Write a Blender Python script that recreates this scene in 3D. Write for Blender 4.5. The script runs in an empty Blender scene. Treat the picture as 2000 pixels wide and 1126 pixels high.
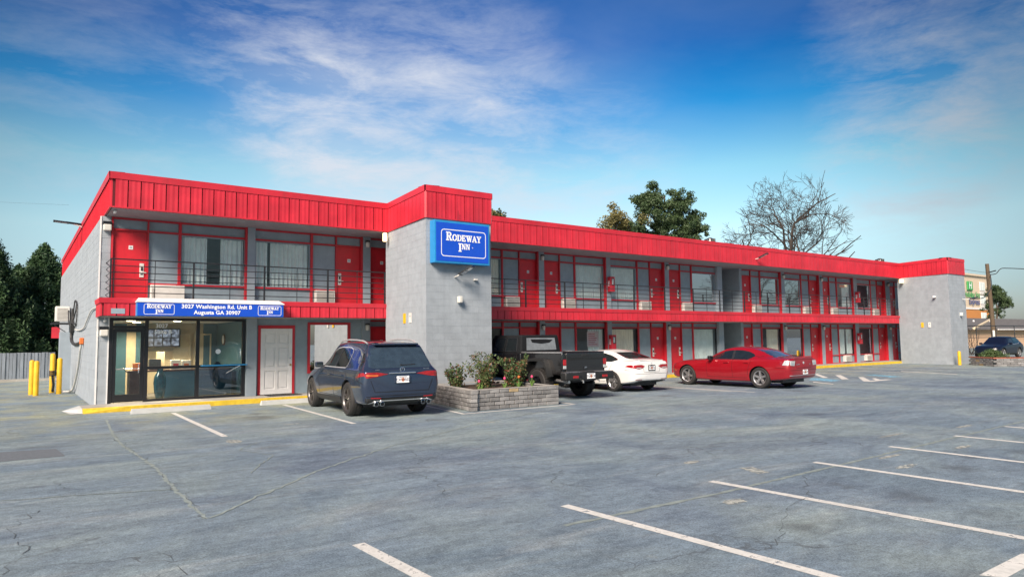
import bpy, bmesh, math, random
import numpy as np
from mathutils import Vector, Matrix
from mathutils.bvhtree import BVHTree
random.seed(7); rng = np.random.default_rng(7)
C = bpy.context.scene.collection
SC = bpy.context.scene
R = math.radians

# ------------------------------------------------------------------ camera
YAW, PITCH, ROLL, HC = 0.6274410815, 0.0761703755, -0.0126710109, 1.72
fw = Vector((math.sin(YAW)*math.cos(PITCH), math.cos(YAW)*math.cos(PITCH), math.sin(PITCH)))
rt = Vector((math.cos(YAW), -math.sin(YAW), 0)); up = rt.cross(fw)
r2 = math.cos(ROLL)*rt + math.sin(ROLL)*up; u2 = -math.sin(ROLL)*rt + math.cos(ROLL)*up
cam = bpy.data.cameras.new('camera'); cam_o = bpy.data.objects.new('camera', cam); C.objects.link(cam_o)
M = Matrix.Identity(4)
for i in range(3):
    M[i][0], M[i][1], M[i][2] = r2[i], u2[i], -fw[i]
M[2][3] = HC
cam_o.matrix_world = M
cam.sensor_width = 36; cam.lens = 1336.027/2000*36; cam.clip_start = .1; cam.clip_end = 3000
SC.camera = cam_o

# ------------------------------------------------------------------ light
SUN_DIR = Vector((-.67, -.45, .59)).normalized()
sun = bpy.data.lights.new('sun', 'SUN'); sun.energy = 3.6; sun.angle = R(24); sun.color = (1, .84, .69)
sun_o = bpy.data.objects.new('sun', sun); C.objects.link(sun_o)
sun_o.rotation_euler = SUN_DIR.to_track_quat('Z', 'Y').to_euler()
sun_o.location = SUN_DIR*60
W = bpy.data.worlds.new('World'); SC.world = W; W.use_nodes = True
nt = W.node_tree; nt.nodes.clear()
def nd(t, **k):
    n = nt.nodes.new(t)
    for a, b in k.items(): setattr(n, a, b)
    return n
def ln(a, b): nt.links.new(a, b)
def mth(op, a, b=None, c=None, clamp=False):
    n = nd('ShaderNodeMath', operation=op); n.use_clamp = clamp
    for i, x in enumerate((a, b, c)):
        if x is None: continue
        if isinstance(x, (int, float)): n.inputs[i].default_value = x
        else: ln(x, n.inputs[i])
    return n.outputs[0]
def ramp(fac, stops, interp='LINEAR'):
    n = nd('ShaderNodeValToRGB'); e = n.color_ramp.elements; n.color_ramp.interpolation = interp
    while len(e) < len(stops): e.new(.5)
    for q, (p, c) in zip(e, stops):
        q.position = p; q.color = (*c, 1) if len(c) == 3 else c
    ln(fac, n.inputs[0]); return n.outputs[0]
def mixc(f, a, b, mode='MIX'):
    n = nd('ShaderNodeMix', data_type='RGBA', blend_type=mode)
    for i, x in ((0, f), (6, a), (7, b)):
        if isinstance(x, (int, float)): n.inputs[i].default_value = x
        elif isinstance(x, tuple): n.inputs[i].default_value = (*x, 1)
        else: ln(x, n.inputs[i])
    return n.outputs[2]
sky = nd('ShaderNodeTexSky', sky_type='NISHITA'); sky.sun_disc = False
sky.sun_elevation = math.asin(SUN_DIR.z); sky.sun_rotation = math.atan2(SUN_DIR.x, SUN_DIR.y)
sky.dust_density = 1.2; sky.ozone_density = 2.5
tc = nd('ShaderNodeTexCoord'); sp = nd('ShaderNodeSeparateXYZ'); ln(tc.outputs['Generated'], sp.inputs[0])
zc = mth('MAXIMUM', sp.outputs[2], 0.0)
# the blue deepens with height, the horizon stays pale
base = mixc(1.0, sky.outputs[0], ramp(zc, [(0, (.55, .55, .62)), (.06, (.60, .64, .66)), (.15, (.82, .86, .72)), (.235, (.56, .80, .68)), (.32, (.035, .46, .66)), (.40, (.006, .27, .55)), (.60, (.006, .20, .48)), (1, (.01, .18, .45))]), 'MULTIPLY')
# the pale part of the sky stands over the middle of the motel and dulls to both sides
hz = nd('ShaderNodeVectorMath', operation='DOT_PRODUCT'); ln(tc.outputs['Generated'], hz.inputs[0]); hz.inputs[1].default_value = Vector((.50, .80, .05)).normalized()
hm = nd('ShaderNodeMapRange', interpolation_type='SMOOTHSTEP'); ln(hz.outputs['Value'], hm.inputs[0])
hm.inputs[1].default_value = .70; hm.inputs[2].default_value = .96; hm.inputs[3].default_value = .58; hm.inputs[4].default_value = 1.06
base = mixc(1.0, base, hm.outputs[0], 'MULTIPLY')
def cloud_noise(rot, sc, loc, scale, detail, rough, dist):
    mp = nd('ShaderNodeMapping'); ln(tc.outputs['Generated'], mp.inputs[0])
    mp.inputs['Rotation'].default_value = rot; mp.inputs['Scale'].default_value = sc; mp.inputs['Location'].default_value = loc
    n = nd('ShaderNodeTexNoise'); ln(mp.outputs[0], n.inputs['Vector'])
    n.inputs['Scale'].default_value = scale; n.inputs['Detail'].default_value = detail
    n.inputs['Roughness'].default_value = rough; n.inputs['Distortion'].default_value = dist
    return n.outputs[0]
wisps = ramp(cloud_noise((.05, -.16, 0), (1, 1, 3.2), (.4, .3, 0), 6.5, 13, .66, .28), [(.40, (0, 0, 0)), (.70, (1, 1, 1))])
veil = ramp(cloud_noise((0, 0, 0), (1, 1, 3), (2.4, .3, 1), 2.0, 6, .55, .5), [(.34, (0, 0, 0)), (.70, (1, 1, 1))])
amt = mth('MULTIPLY', veil, .10)
for d, r, wt in (((.25,.89,.37),.11,.60), ((.31,.88,.32),.14,.85), ((.46,.85,.24),.26,.72), ((.47,.80,.34),.16,.28), ((.10,.94,.28),.22,.28), ((.60,.78,.19),.22,.5), ((.894,.383,.225),.12,.80), ((.881,.362,.30),.10,.70), ((.88,.30,.36),.18,.5), ((-.7,.5,.4),.5,.5), ((-.3,-.8,.5),.6,.5), ((.7,-.6,.4),.5,.5)):
    v = Vector(d).normalized(); dp = nd('ShaderNodeVectorMath', operation='DOT_PRODUCT'); ln(tc.outputs['Generated'], dp.inputs[0]); dp.inputs[1].default_value = v
    mr = nd('ShaderNodeMapRange', interpolation_type='SMOOTHSTEP'); ln(dp.outputs['Value'], mr.inputs[0])
    mr.inputs[1].default_value = math.cos(r*1.25); mr.inputs[2].default_value = math.cos(r*.15); mr.inputs[3].default_value = 0; mr.inputs[4].default_value = wt
    amt = mth('MAXIMUM', amt, mth('MULTIPLY', mr.outputs[0], mth('ADD', mth('MULTIPLY', wisps, .85), mth('MULTIPLY', veil, .25))))
for d, r, wt in (((.52,.83,.15),.42,.20), ((.45,.86,.22),.24,.15)):      # thin pale veil low over the roof
    dp = nd('ShaderNodeVectorMath', operation='DOT_PRODUCT'); ln(tc.outputs['Generated'], dp.inputs[0]); dp.inputs[1].default_value = Vector(d).normalized()
    mr = nd('ShaderNodeMapRange', interpolation_type='SMOOTHSTEP'); ln(dp.outputs['Value'], mr.inputs[0])
    mr.inputs[1].default_value = math.cos(r); mr.inputs[2].default_value = math.cos(r*.1); mr.inputs[3].default_value = 0; mr.inputs[4].default_value = wt
    amt = mth('ADD', amt, mth('MULTIPLY', mr.outputs[0], mth('ADD', mth('MULTIPLY', veil, .6), .45)))
amt = mth('MINIMUM', amt, .9)
col = mixc(amt, base, mixc(1.0, (3.05, 3.2, 3.55), hm.outputs[0], 'MULTIPLY'))
bg = nd('ShaderNodeBackground'); ln(col, bg.inputs[0]); bg.inputs[1].default_value = .1
ln(bg.outputs[0], nd('ShaderNodeOutputWorld').inputs[0])
SC.view_settings.view_transform = 'Standard'; SC.view_settings.look = 'None'
SC.view_settings.exposure = 1.2; SC.view_settings.gamma = 1; SC.view_settings.use_curve_mapping = False
SC.cycles.max_bounces = 8; SC.cycles.transparent_max_bounces = 12

# ------------------------------------------------------------------ materials
def pbr(name, col, rough=.6, metal=0., var=.12, scale=6., bump=0., bscale=40., col2=None, coat=0., spec=.5, stretch=None, grime=0.):
    m = bpy.data.materials.new(name); m.use_nodes = True
    t = m.node_tree; b = t.nodes['Principled BSDF']; L = t.links.new
    b.inputs['Roughness'].default_value = rough; b.inputs['Metallic'].default_value = metal
    b.inputs['Specular IOR Level'].default_value = spec
    if coat: b.inputs['Coat Weight'].default_value = coat; b.inputs['Coat Roughness'].default_value = .04
    g = t.nodes.new('ShaderNodeTexCoord'); ge = t.nodes.new('ShaderNodeNewGeometry')
    vec = ge.outputs['Position']
    if stretch:
        mp = t.nodes.new('ShaderNodeMapping'); L(vec, mp.inputs[0]); mp.inputs['Scale'].default_value = stretch; vec = mp.outputs[0]
    if var or col2:
        n = t.nodes.new('ShaderNodeTexNoise'); n.inputs['Scale'].default_value = scale; n.inputs['Detail'].default_value = 6; n.inputs['Roughness'].default_value = .62
        L(vec, n.inputs['Vector'])
        r = t.nodes.new('ShaderNodeValToRGB'); L(n.outputs[0], r.inputs[0])
        c2 = col2 or tuple(min(1, c*(1+var)) for c in col); c1 = tuple(c*(1-var) for c in col) if not col2 else col
        r.color_ramp.elements[0].position = .32; r.color_ramp.elements[1].position = .68
        r.color_ramp.elements[0].color = (*c1, 1); r.color_ramp.elements[1].color = (*c2, 1)
        oi = t.nodes.new('ShaderNodeObjectInfo'); mu = t.nodes.new('ShaderNodeMix'); mu.data_type = 'RGBA'; mu.blend_type = 'MULTIPLY'
        mr = t.nodes.new('ShaderNodeMapRange'); L(oi.outputs['Random'], mr.inputs[0]); mr.inputs[3].default_value = 1-.35*var; mr.inputs[4].default_value = 1+.35*var
        mu.inputs[0].default_value = 1; L(r.outputs[0], mu.inputs[6]); L(mr.outputs[0], mu.inputs[7])
        L(mu.outputs[2], b.inputs['Base Color'])
        mr2 = t.nodes.new('ShaderNodeMapRange'); L(n.outputs[0], mr2.inputs[0])
        mr2.inputs[3].default_value = max(.02, rough*.8); mr2.inputs[4].default_value = min(1, rough*1.2); L(mr2.outputs[0], b.inputs['Roughness'])
        if grime:      # rain streaks and splashed dirt
            cur = mu.outputs[2]
            for sc, lo, hi in (((2.2, 2.2, .28), .50, .72), ((.7, .7, .5), .48, .70)):
                mp2 = t.nodes.new('ShaderNodeMapping'); L(ge.outputs['Position'], mp2.inputs[0]); mp2.inputs['Scale'].default_value = sc
                n3 = t.nodes.new('ShaderNodeTexNoise'); n3.inputs['Scale'].default_value = 2.2; n3.inputs['Detail'].default_value = 7; n3.inputs['Roughness'].default_value = .65; L(mp2.outputs[0], n3.inputs['Vector'])
                r3 = t.nodes.new('ShaderNodeMapRange'); L(n3.outputs[0], r3.inputs[0]); r3.inputs[1].default_value = lo; r3.inputs[2].default_value = hi; r3.inputs[4].default_value = grime
                m3 = t.nodes.new('ShaderNodeMix'); m3.data_type = 'RGBA'; L(r3.outputs[0], m3.inputs[0]); L(cur, m3.inputs[6]); m3.inputs[7].default_value = (*[c*.5+.02 for c in col], 1); cur = m3.outputs[2]
            L(cur, b.inputs['Base Color'])
    else: b.inputs['Base Color'].default_value = (*col, 1)
    if bump:
        n2 = t.nodes.new('ShaderNodeTexNoise'); n2.inputs['Scale'].default_value = bscale; n2.inputs['Detail'].default_value = 4; L(vec, n2.inputs['Vector'])
        bp = t.nodes.new('ShaderNodeBump'); bp.inputs['Strength'].default_value = bump; bp.inputs['Distance'].default_value = .01
        L(n2.outputs[0], bp.inputs['Height']); L(bp.outputs[0], b.inputs['Normal'])
    return m
def emis(name, col, s):
    m = bpy.data.materials.new(name); m.use_nodes = True; b = m.node_tree.nodes['Principled BSDF']
    b.inputs['Base Color'].default_value = (*col, 1); b.inputs['Emission Color'].default_value = (*col, 1); b.inputs['Emission Strength'].default_value = s
    return m
def glassmat(name, tint=(.85, .9, .9), refl=.12, rough=.02):
    m = bpy.data.materials.new(name); m.use_nodes = True; t = m.node_tree; t.nodes.clear(); L = t.links.new
    o = t.nodes.new('ShaderNodeOutputMaterial'); mx = t.nodes.new('ShaderNodeMixShader'); tr = t.nodes.new('ShaderNodeBsdfTransparent'); gl = t.nodes.new('ShaderNodeBsdfGlossy')
    tr.inputs[0].default_value = (*tint, 1); gl.inputs['Roughness'].default_value = rough; gl.inputs[0].default_value = (.95, .97, 1, 1)
    lw = t.nodes.new('ShaderNodeLayerWeight'); lw.inputs[0].default_value = .5
    pw = t.nodes.new('ShaderNodeMath'); pw.operation = 'POWER'; pw.inputs[1].default_value = 5; L(lw.outputs['Facing'], pw.inputs[0])
    mr = t.nodes.new('ShaderNodeMath'); mr.operation = 'MULTIPLY_ADD'; mr.use_clamp = True; mr.inputs[1].default_value = 1-refl; mr.inputs[2].default_value = refl
    n = t.nodes.new('ShaderNodeTexNoise'); n.inputs['Scale'].default_value = 1.3; bp = t.nodes.new('ShaderNodeBump'); bp.inputs['Strength'].default_value = .02; bp.inputs['Distance'].default_value = .05
    L(n.outputs[0], bp.inputs['Height']); L(bp.outputs[0], gl.inputs['Normal'])
    L(pw.outputs[0], mr.inputs[0]); L(mr.outputs[0], mx.inputs[0]); L(tr.outputs[0], mx.inputs[1]); L(gl.outputs[0], mx.inputs[2]); L(mx.outputs[0], o.inputs[0])
    return m
MT = {}
MT['red'] = pbr('red_metal', (.56, .023, .043), .42, var=.16, scale=1.1, grime=.30)
MT['redtrim'] = pbr('red_trim', (.48, .016, .03), .5, var=.14, scale=3, grime=.2)
MT['door'] = pbr('red_door', (.56, .015, .028), .45, var=.12, scale=2, grime=.25)
MT['grey'] = pbr('grey_paint', (.27, .325, .375), .72, var=.10, scale=1.8, bump=.15, bscale=60)
MT['panel'] = pbr('grey_panel', (.245, .315, .365), .75, var=.10, scale=2.5, bump=.3, bscale=90, grime=.2)
MT['block'] = pbr('painted_block', (.308, .350, .392), .8, var=.09, scale=3, bump=.5, bscale=70, grime=.16)
MT['joint'] = pbr('block_joint', (.300, .340, .380), .9, var=.1)
MT['soffit'] = pbr('soffit', (.30, .29, .31), .8, var=.12, scale=2)
MT['white'] = pbr('white_paint', (.72, .72, .72), .5, var=.05)
MT['offwhite'] = pbr('off_white', (.62, .61, .58), .5, var=.08)
MT['cream'] = pbr('cream', (.62, .52, .36), .6, var=.08)
MT['black'] = pbr('black_metal', (.018, .02, .024), .4, var=.2)
MT['bronze'] = pbr('dark_bronze', (.012, .013, .017), .35, var=.15)
MT['rubber'] = pbr('rubber', (.022, .021, .021), .75, var=.25, scale=20, bump=.3, bscale=120)
MT['plastic'] = pbr('black_plastic', (.016, .017, .018), .5, var=.15, bump=.1, bscale=200)
MT['chrome'] = pbr('chrome', (.8, .81, .83), .12, 1., var=.03)
MT['alloy'] = pbr('alloy', (.55, .55, .56), .28, .85, var=.05)
MT['darkalloy'] = pbr('dark_alloy', (.17, .16, .16), .33, .8, var=.1)
MT['blue'] = pbr('sign_blue', (.008, .075, .55), .35, var=.04)
MT['bluetop'] = pbr('sign_side_blue', (.02, .24, .55), .4, var=.06)
MT['letter'] = pbr('sign_white', (.86, .88, .9), .4, var=.02)
MT['yellow'] = pbr('yellow_paint', (.68, .40, .012), .55, var=.12, scale=5, bump=.1)
MT['kerbyellow'] = pbr('kerb_yellow', (.62, .43, .03), .75, var=.2, scale=7, bump=.4, bscale=60)
MT['concrete'] = pbr('concrete', (.33, .32, .295), .88, var=.16, scale=2.2, bump=.4, bscale=50)
MT['concrete_light'] = pbr('concrete_light', (.42, .44, .44), .88, var=.12, scale=3, bump=.3, bscale=50)
MT['line'] = pbr('line_paint', (.46, .47, .45), .8, col2=(.70, .70, .67), scale=9, bump=.3, bscale=90)
MT['lineblue'] = pbr('line_blue', (.16, .36, .50), .8, var=.3, scale=6)
MT['pane'] = glassmat('window_glass', tint=(.97,.985,.985), refl=.04)
MT['mirrorpane'] = glassmat('mirror_glass', tint=(.25, .27, .28), refl=.62)
MT['lobbypane'] = glassmat('lobby_glass', tint=(.92, .95, .95), refl=.045)
MT['darkpane'] = glassmat('tinted_lobby_glass', tint=(.55, .62, .68), refl=.16)
MT['curtain'] = pbr('curtain_grey', (.62, .70, .69), .9, var=.1, scale=3)
MT['curtain2'] = pbr('curtain_cream', (.74, .68, .56), .9, var=.1, scale=3)
MT['room'] = pbr('room_wall', (.22, .20, .18), .9, var=.1)
MT['teal'] = pbr('teal_wall', (.035, .105, .145), .7, var=.08)
MT['beige'] = pbr('beige_wall', (.52, .43, .29), .7, var=.06)
MT['wood'] = pbr('dark_wood', (.07, .028, .018), .5, var=.25, scale=8)
MT['lampglass'] = pbr('lamp_glass', (.62, .62, .58), .3, var=.05)
MT['warmlamp'] = emis('warm_lamp', (1, .78, .42), 9)
MT['ledglow'] = emis('amber_led', (1, .72, .38), 1.1)
MT['bark'] = pbr('bark', (.085, .062, .045), .9, var=.3, scale=12, bump=.6, bscale=30)
MT['barkgrey'] = pbr('bark_grey', (.034, .027, .023), .9, var=.3, scale=6)
def leafmat(name, c1, c2):
    m = pbr(name, c1, .65, col2=c2, var=.2, scale=1.1); b = m.node_tree.nodes['Principled BSDF']
    return m
MT['pine'] = leafmat('pine_needles', (.022, .05, .018), (.055, .09, .03))
MT['cypress'] = leafmat('cypress_leaves', (.016, .050, .020), (.055, .115, .038))
MT['olive'] = leafmat('olive_leaves', (.10, .10, .03), (.20, .17, .06))
MT['shrub'] = leafmat('shrub_leaves', (.03, .075, .02), (.075, .11, .035))
MT['shrubred'] = leafmat('shrub_red_leaves', (.16, .05, .03), (.11, .09, .035))
MT['soil'] = pbr('mulch', (.035, .022, .015), .95, col2=(.10, .065, .045), var=.2, scale=25, bump=1, bscale=40)
MT['stone'] = pbr('wall_stone', (.145, .145, .148), .9, col2=(.25, .25, .25), var=.75, scale=5, bump=.8, bscale=45)
MT['stonetan'] = pbr('tan_stone', (.34, .26, .15), .9, var=.2, bump=.6)
MT['brick'] = pbr('red_brick', (.28, .095, .06), .9, var=.25, scale=6, bump=.6)
MT['polewood'] = pbr('pole_wood', (.115, .082, .052), .9, var=.25, scale=5, stretch=(6, 6, .6), bump=.4)
MT['fencewood'] = pbr('fence_wood', (.20, .235, .275), .85, var=.25, scale=2, stretch=(4, 4, .5))
MT['hotel'] = pbr('stucco_cream', (.60, .50, .38), .9, var=.04, scale=.2)
MT['hotelorange'] = pbr('stucco_orange', (.50, .21, .06), .9, var=.06, scale=.2)
MT['shingle'] = pbr('shingle', (.10, .098, .10), .9, var=.2, scale=3, bump=.4)
MT['housewall'] = pbr('house_wall', (.55, .37, .24), .85, var=.06)
MT['signgreen'] = pbr('sign_green', (.06, .34, .10), .5, var=.05)
MT['signnavy'] = pbr('sign_navy', (.08, .10, .24), .5, var=.05)
MT['tail'] = pbr('tail_red', (.30, .006, .010), .12, var=.25, scale=12, coat=1)
MT['tailclear'] = pbr('tail_clear', (.40, .43, .45), .12, var=.15, scale=15, coat=1)
MT['carglass'] = pbr('car_glass', (.012, .016, .018), .03, var=.2, spec=.9, coat=.6)
MT['silver'] = pbr('silver_trim', (.70, .72, .74), .25, .6, var=.03)
def paint(name, col, metal=.5, rough=.32, coat=1.):
    return pbr(name, col, rough, metal, var=.05, scale=3, coat=coat)
MT['suvblue'] = paint('suv_blue', (.038, .057, .104), .55, .23)
MT['carred'] = paint('car_red', (.31, .006, .014), .25, .30)
MT['carwhite'] = paint('car_white', (.78, .78, .77), 0., .3)
MT['jeepblack'] = paint('truck_black', (.008, .008, .009), 0., .25)
MT['navy'] = paint('dark_navy', (.004, .007, .02), .0, .35, .35)
MT['vinyl'] = pbr('clear_vinyl', (.17,.19,.21), .25, var=.2, scale=6, coat=.4)
MT['gap'] = pbr('shaded_joint', (.09,.004,.009), .8)  # groove shade put into the colour: backing red darkened behind the panel joints
MT['canvas'] = pbr('canvas', (.009, .0105, .013), .8, var=.2, scale=10, bump=.4, bscale=150, spec=.2)
MT['orange'] = pbr('orange_paint', (.6, .15, .03), .6, var=.1)
MT['pink'] = pbr('pink_petal', (.65, .05, .16), .6, var=.15)
MT['tulip'] = leafmat('tulip_leaf', (.10, .20, .04), (.16, .26, .06))
MT['cable'] = pbr('cable', (.03, .03, .032), .6)

# ------------------------------------------------------------------ mesh helpers
PW = {}
class MB:
    def __init__(s): s.v = []; s.f = []; s.m = []; s.k = 0
    def poly(s, pts, m=0):
        n = len(s.v); s.v += [tuple(p) for p in pts]; s.f.append(tuple(range(n, n+len(pts)))); s.m.append(m); return s
    def faces(s, vs, fs, m=0):
        n = len(s.v); s.v += [tuple(p) for p in vs]
        for f in fs: s.f.append(tuple(n+i for i in f)); s.m.append(m)
        return s
    def box(s, x0, x1, y0, y1, z0, z1, m=0):
        vs = [(x0,y0,z0),(x1,y0,z0),(x1,y1,z0),(x0,y1,z0),(x0,y0,z1),(x1,y0,z1),(x1,y1,z1),(x0,y1,z1)]
        return s.faces(vs, [(0,3,2,1),(4,5,6,7),(0,1,5,4),(1,2,6,5),(2,3,7,6),(3,0,4,7)], m)
    def prism(s, pts, z0, z1, m=0):      # ground polygon raised
        n = len(pts); vs = [(x,y,z0) for x,y in pts]+[(x,y,z1) for x,y in pts]
        return s.faces(vs, [tuple(range(n-1,-1,-1)), tuple(range(n,2*n))]+[(i,(i+1)%n,n+(i+1)%n,n+i) for i in range(n)], m)
    def rbox(s, x0, x1, y0, y1, z0, z1, b=.02, seg=2, m=0, taper=None):
        bm = bmesh.new(); bmesh.ops.create_cube(bm, size=1)
        for v in bm.verts:
            v.co = Vector(((x0+x1)/2+v.co.x*(x1-x0), (y0+y1)/2+v.co.y*(y1-y0), (z0+z1)/2+v.co.z*(z1-z0)))
            if taper: v.co = Vector(taper(*v.co))
        bmesh.ops.bevel(bm, geom=bm.edges[:], offset=b, segments=seg, affect='EDGES', profile=.6)
        bm.verts.index_update()
        s.faces([v.co[:] for v in bm.verts], [[v.index for v in f.verts] for f in bm.faces], m); bm.free(); return s
    def tube(s, pts, r, n=8, m=0, cap=True):
        pts = [Vector(p) for p in pts]; rs = r if hasattr(r, '__len__') else [r]*len(pts)
        base = len(s.v); prev = None
        for i, p in enumerate(pts):
            d = (pts[min(i+1, len(pts)-1)]-pts[max(i-1, 0)]).normalized()
            a = prev if prev is not None else (Vector((0,0,1)) if abs(d.z) < .9 else Vector((1,0,0)))
            x = (a-d*a.dot(d))
            x = x.normalized() if x.length > 1e-4 else d.orthogonal().normalized()
            y = d.cross(x); prev = x
            for k in range(n):
                t = 2*math.pi*k/n; s.v.append(tuple(p+rs[i]*(x*math.cos(t)+y*math.sin(t))))
        for i in range(len(pts)-1):
            for k in range(n):
                a = base+i*n; s.f.append((a+k, a+(k+1)%n, a+n+(k+1)%n, a+n+k)); s.m.append(m)
        if cap:
            s.f.append(tuple(base+k for k in range(n-1,-1,-1))); s.m.append(m)
            e = base+(len(pts)-1)*n; s.f.append(tuple(e+k for k in range(n))); s.m.append(m)
        return s
    def lathe(s, prof, c=(0,0,0), axis='z', n=24, m=0):     # prof: (radius, along)
        base = len(s.v)
        for r, h in prof:
            for k in range(n):
                t = 2*math.pi*k/n; a, b = r*math.cos(t), r*math.sin(t)
                p = {'z': (a,b,h), 'x': (h,a,b), 'y': (b,h,a)}[axis]
                s.v.append((p[0]+c[0], p[1]+c[1], p[2]+c[2]))
        for i in range(len(prof)-1):
            for k in range(n):
                q = base+i*n; s.f.append((q+k, q+(k+1)%n, q+n+(k+1)%n, q+n+k)); s.m.append(m)
        return s
    def mesh(s, mats, off=(0,0,0), smooth=None, name='mesh'):
        me = bpy.data.meshes.new(name)
        me.from_pydata([(a-off[0], b-off[1], c-off[2]) for a,b,c in s.v], [], s.f)
        for m in mats: me.materials.append(m)
        if len(mats) > 1: me.polygons.foreach_set('material_index', s.m)
        if smooth:
            me.polygons.foreach_set('use_smooth', [True]*len(me.polygons)); me.set_sharp_from_angle(angle=R(smooth))
        me.update(); return me
    def build(s, name, mats, parent=None, smooth=None, base=False):
        a = np.array(s.v); lo, hi = a.min(0), a.max(0); o = (lo+hi)/2
        if base: o[2] = lo[2]
        if not isinstance(mats, (list, tuple)): mats = [mats]
        return inst(s.mesh(mats, o, smooth, name), name, tuple(o), parent)
def inst(me, name, loc, parent=None):
    o = bpy.data.objects.new(name, me); C.objects.link(o); p = PW.get(parent.name, (0,0,0)) if parent else (0,0,0)
    o.parent = parent; o.location = (loc[0]-p[0], loc[1]-p[1], loc[2]-p[2]); PW[o.name] = tuple(loc)
    return o
def thing(name, label, cat, loc=(0,0,0), group=None, rz=0, local=False):
    o = bpy.data.objects.new(name, None); C.objects.link(o); o.location = loc; o.rotation_euler = (0,0,rz)
    o.empty_display_size = .2
    PW[o.name] = (0,0,0) if local else tuple(loc); tag(o, label, cat, group); return o
def tag(o, label, cat, group=None):
    o['label'] = label; o['category'] = cat
    if group: o['group'] = group
    return o
def struct(o): o['kind'] = 'structure'; return o
def stuff(o): o['kind'] = 'stuff'; return o
def lab(o, l): o['label'] = l; return o
def text_mesh(s, size, mat, bold=0., extr=0., align='CENTER', spacing=1.):
    c = bpy.data.curves.new('txt', 'FONT'); c.body = s; c.size = size; c.align_x = align; c.align_y = 'CENTER'
    c.offset = bold; c.extrude = extr; c.space_character = spacing; c.resolution_u = 3
    o = bpy.data.objects.new('txt', c); C.objects.link(o)
    me = bpy.data.meshes.new_from_object(o.evaluated_get(bpy.context.evaluated_depsgraph_get()))
    bpy.data.objects.remove(o); bpy.data.curves.remove(c)
    me.materials.clear(); me.materials.append(mat); return me
RX = Matrix.Rotation(math.pi/2, 4, 'X')          # text facing -Y
def text(s, size, mat, loc, parent, face='-y', name='lettering', **k):
    me = text_mesh(s, size, mat, **k)
    me.transform(RX if face == '-y' else Matrix.Rotation(-math.pi/2, 4, 'Z') @ RX)
    return inst(me, name, loc, parent)
def copy_tree(o, loc, label=None, rz=None):
    c = o.copy(); C.objects.link(c); c.location = loc
    if label: c['label'] = label
    if rz is not None: c.rotation_euler = (0,0,rz)
    for ch in o.children:
        d = ch.copy(); C.objects.link(d); d.parent = c
        for g in ch.children:
            e = g.copy(); C.objects.link(e); e.parent = d
    return c
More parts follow.
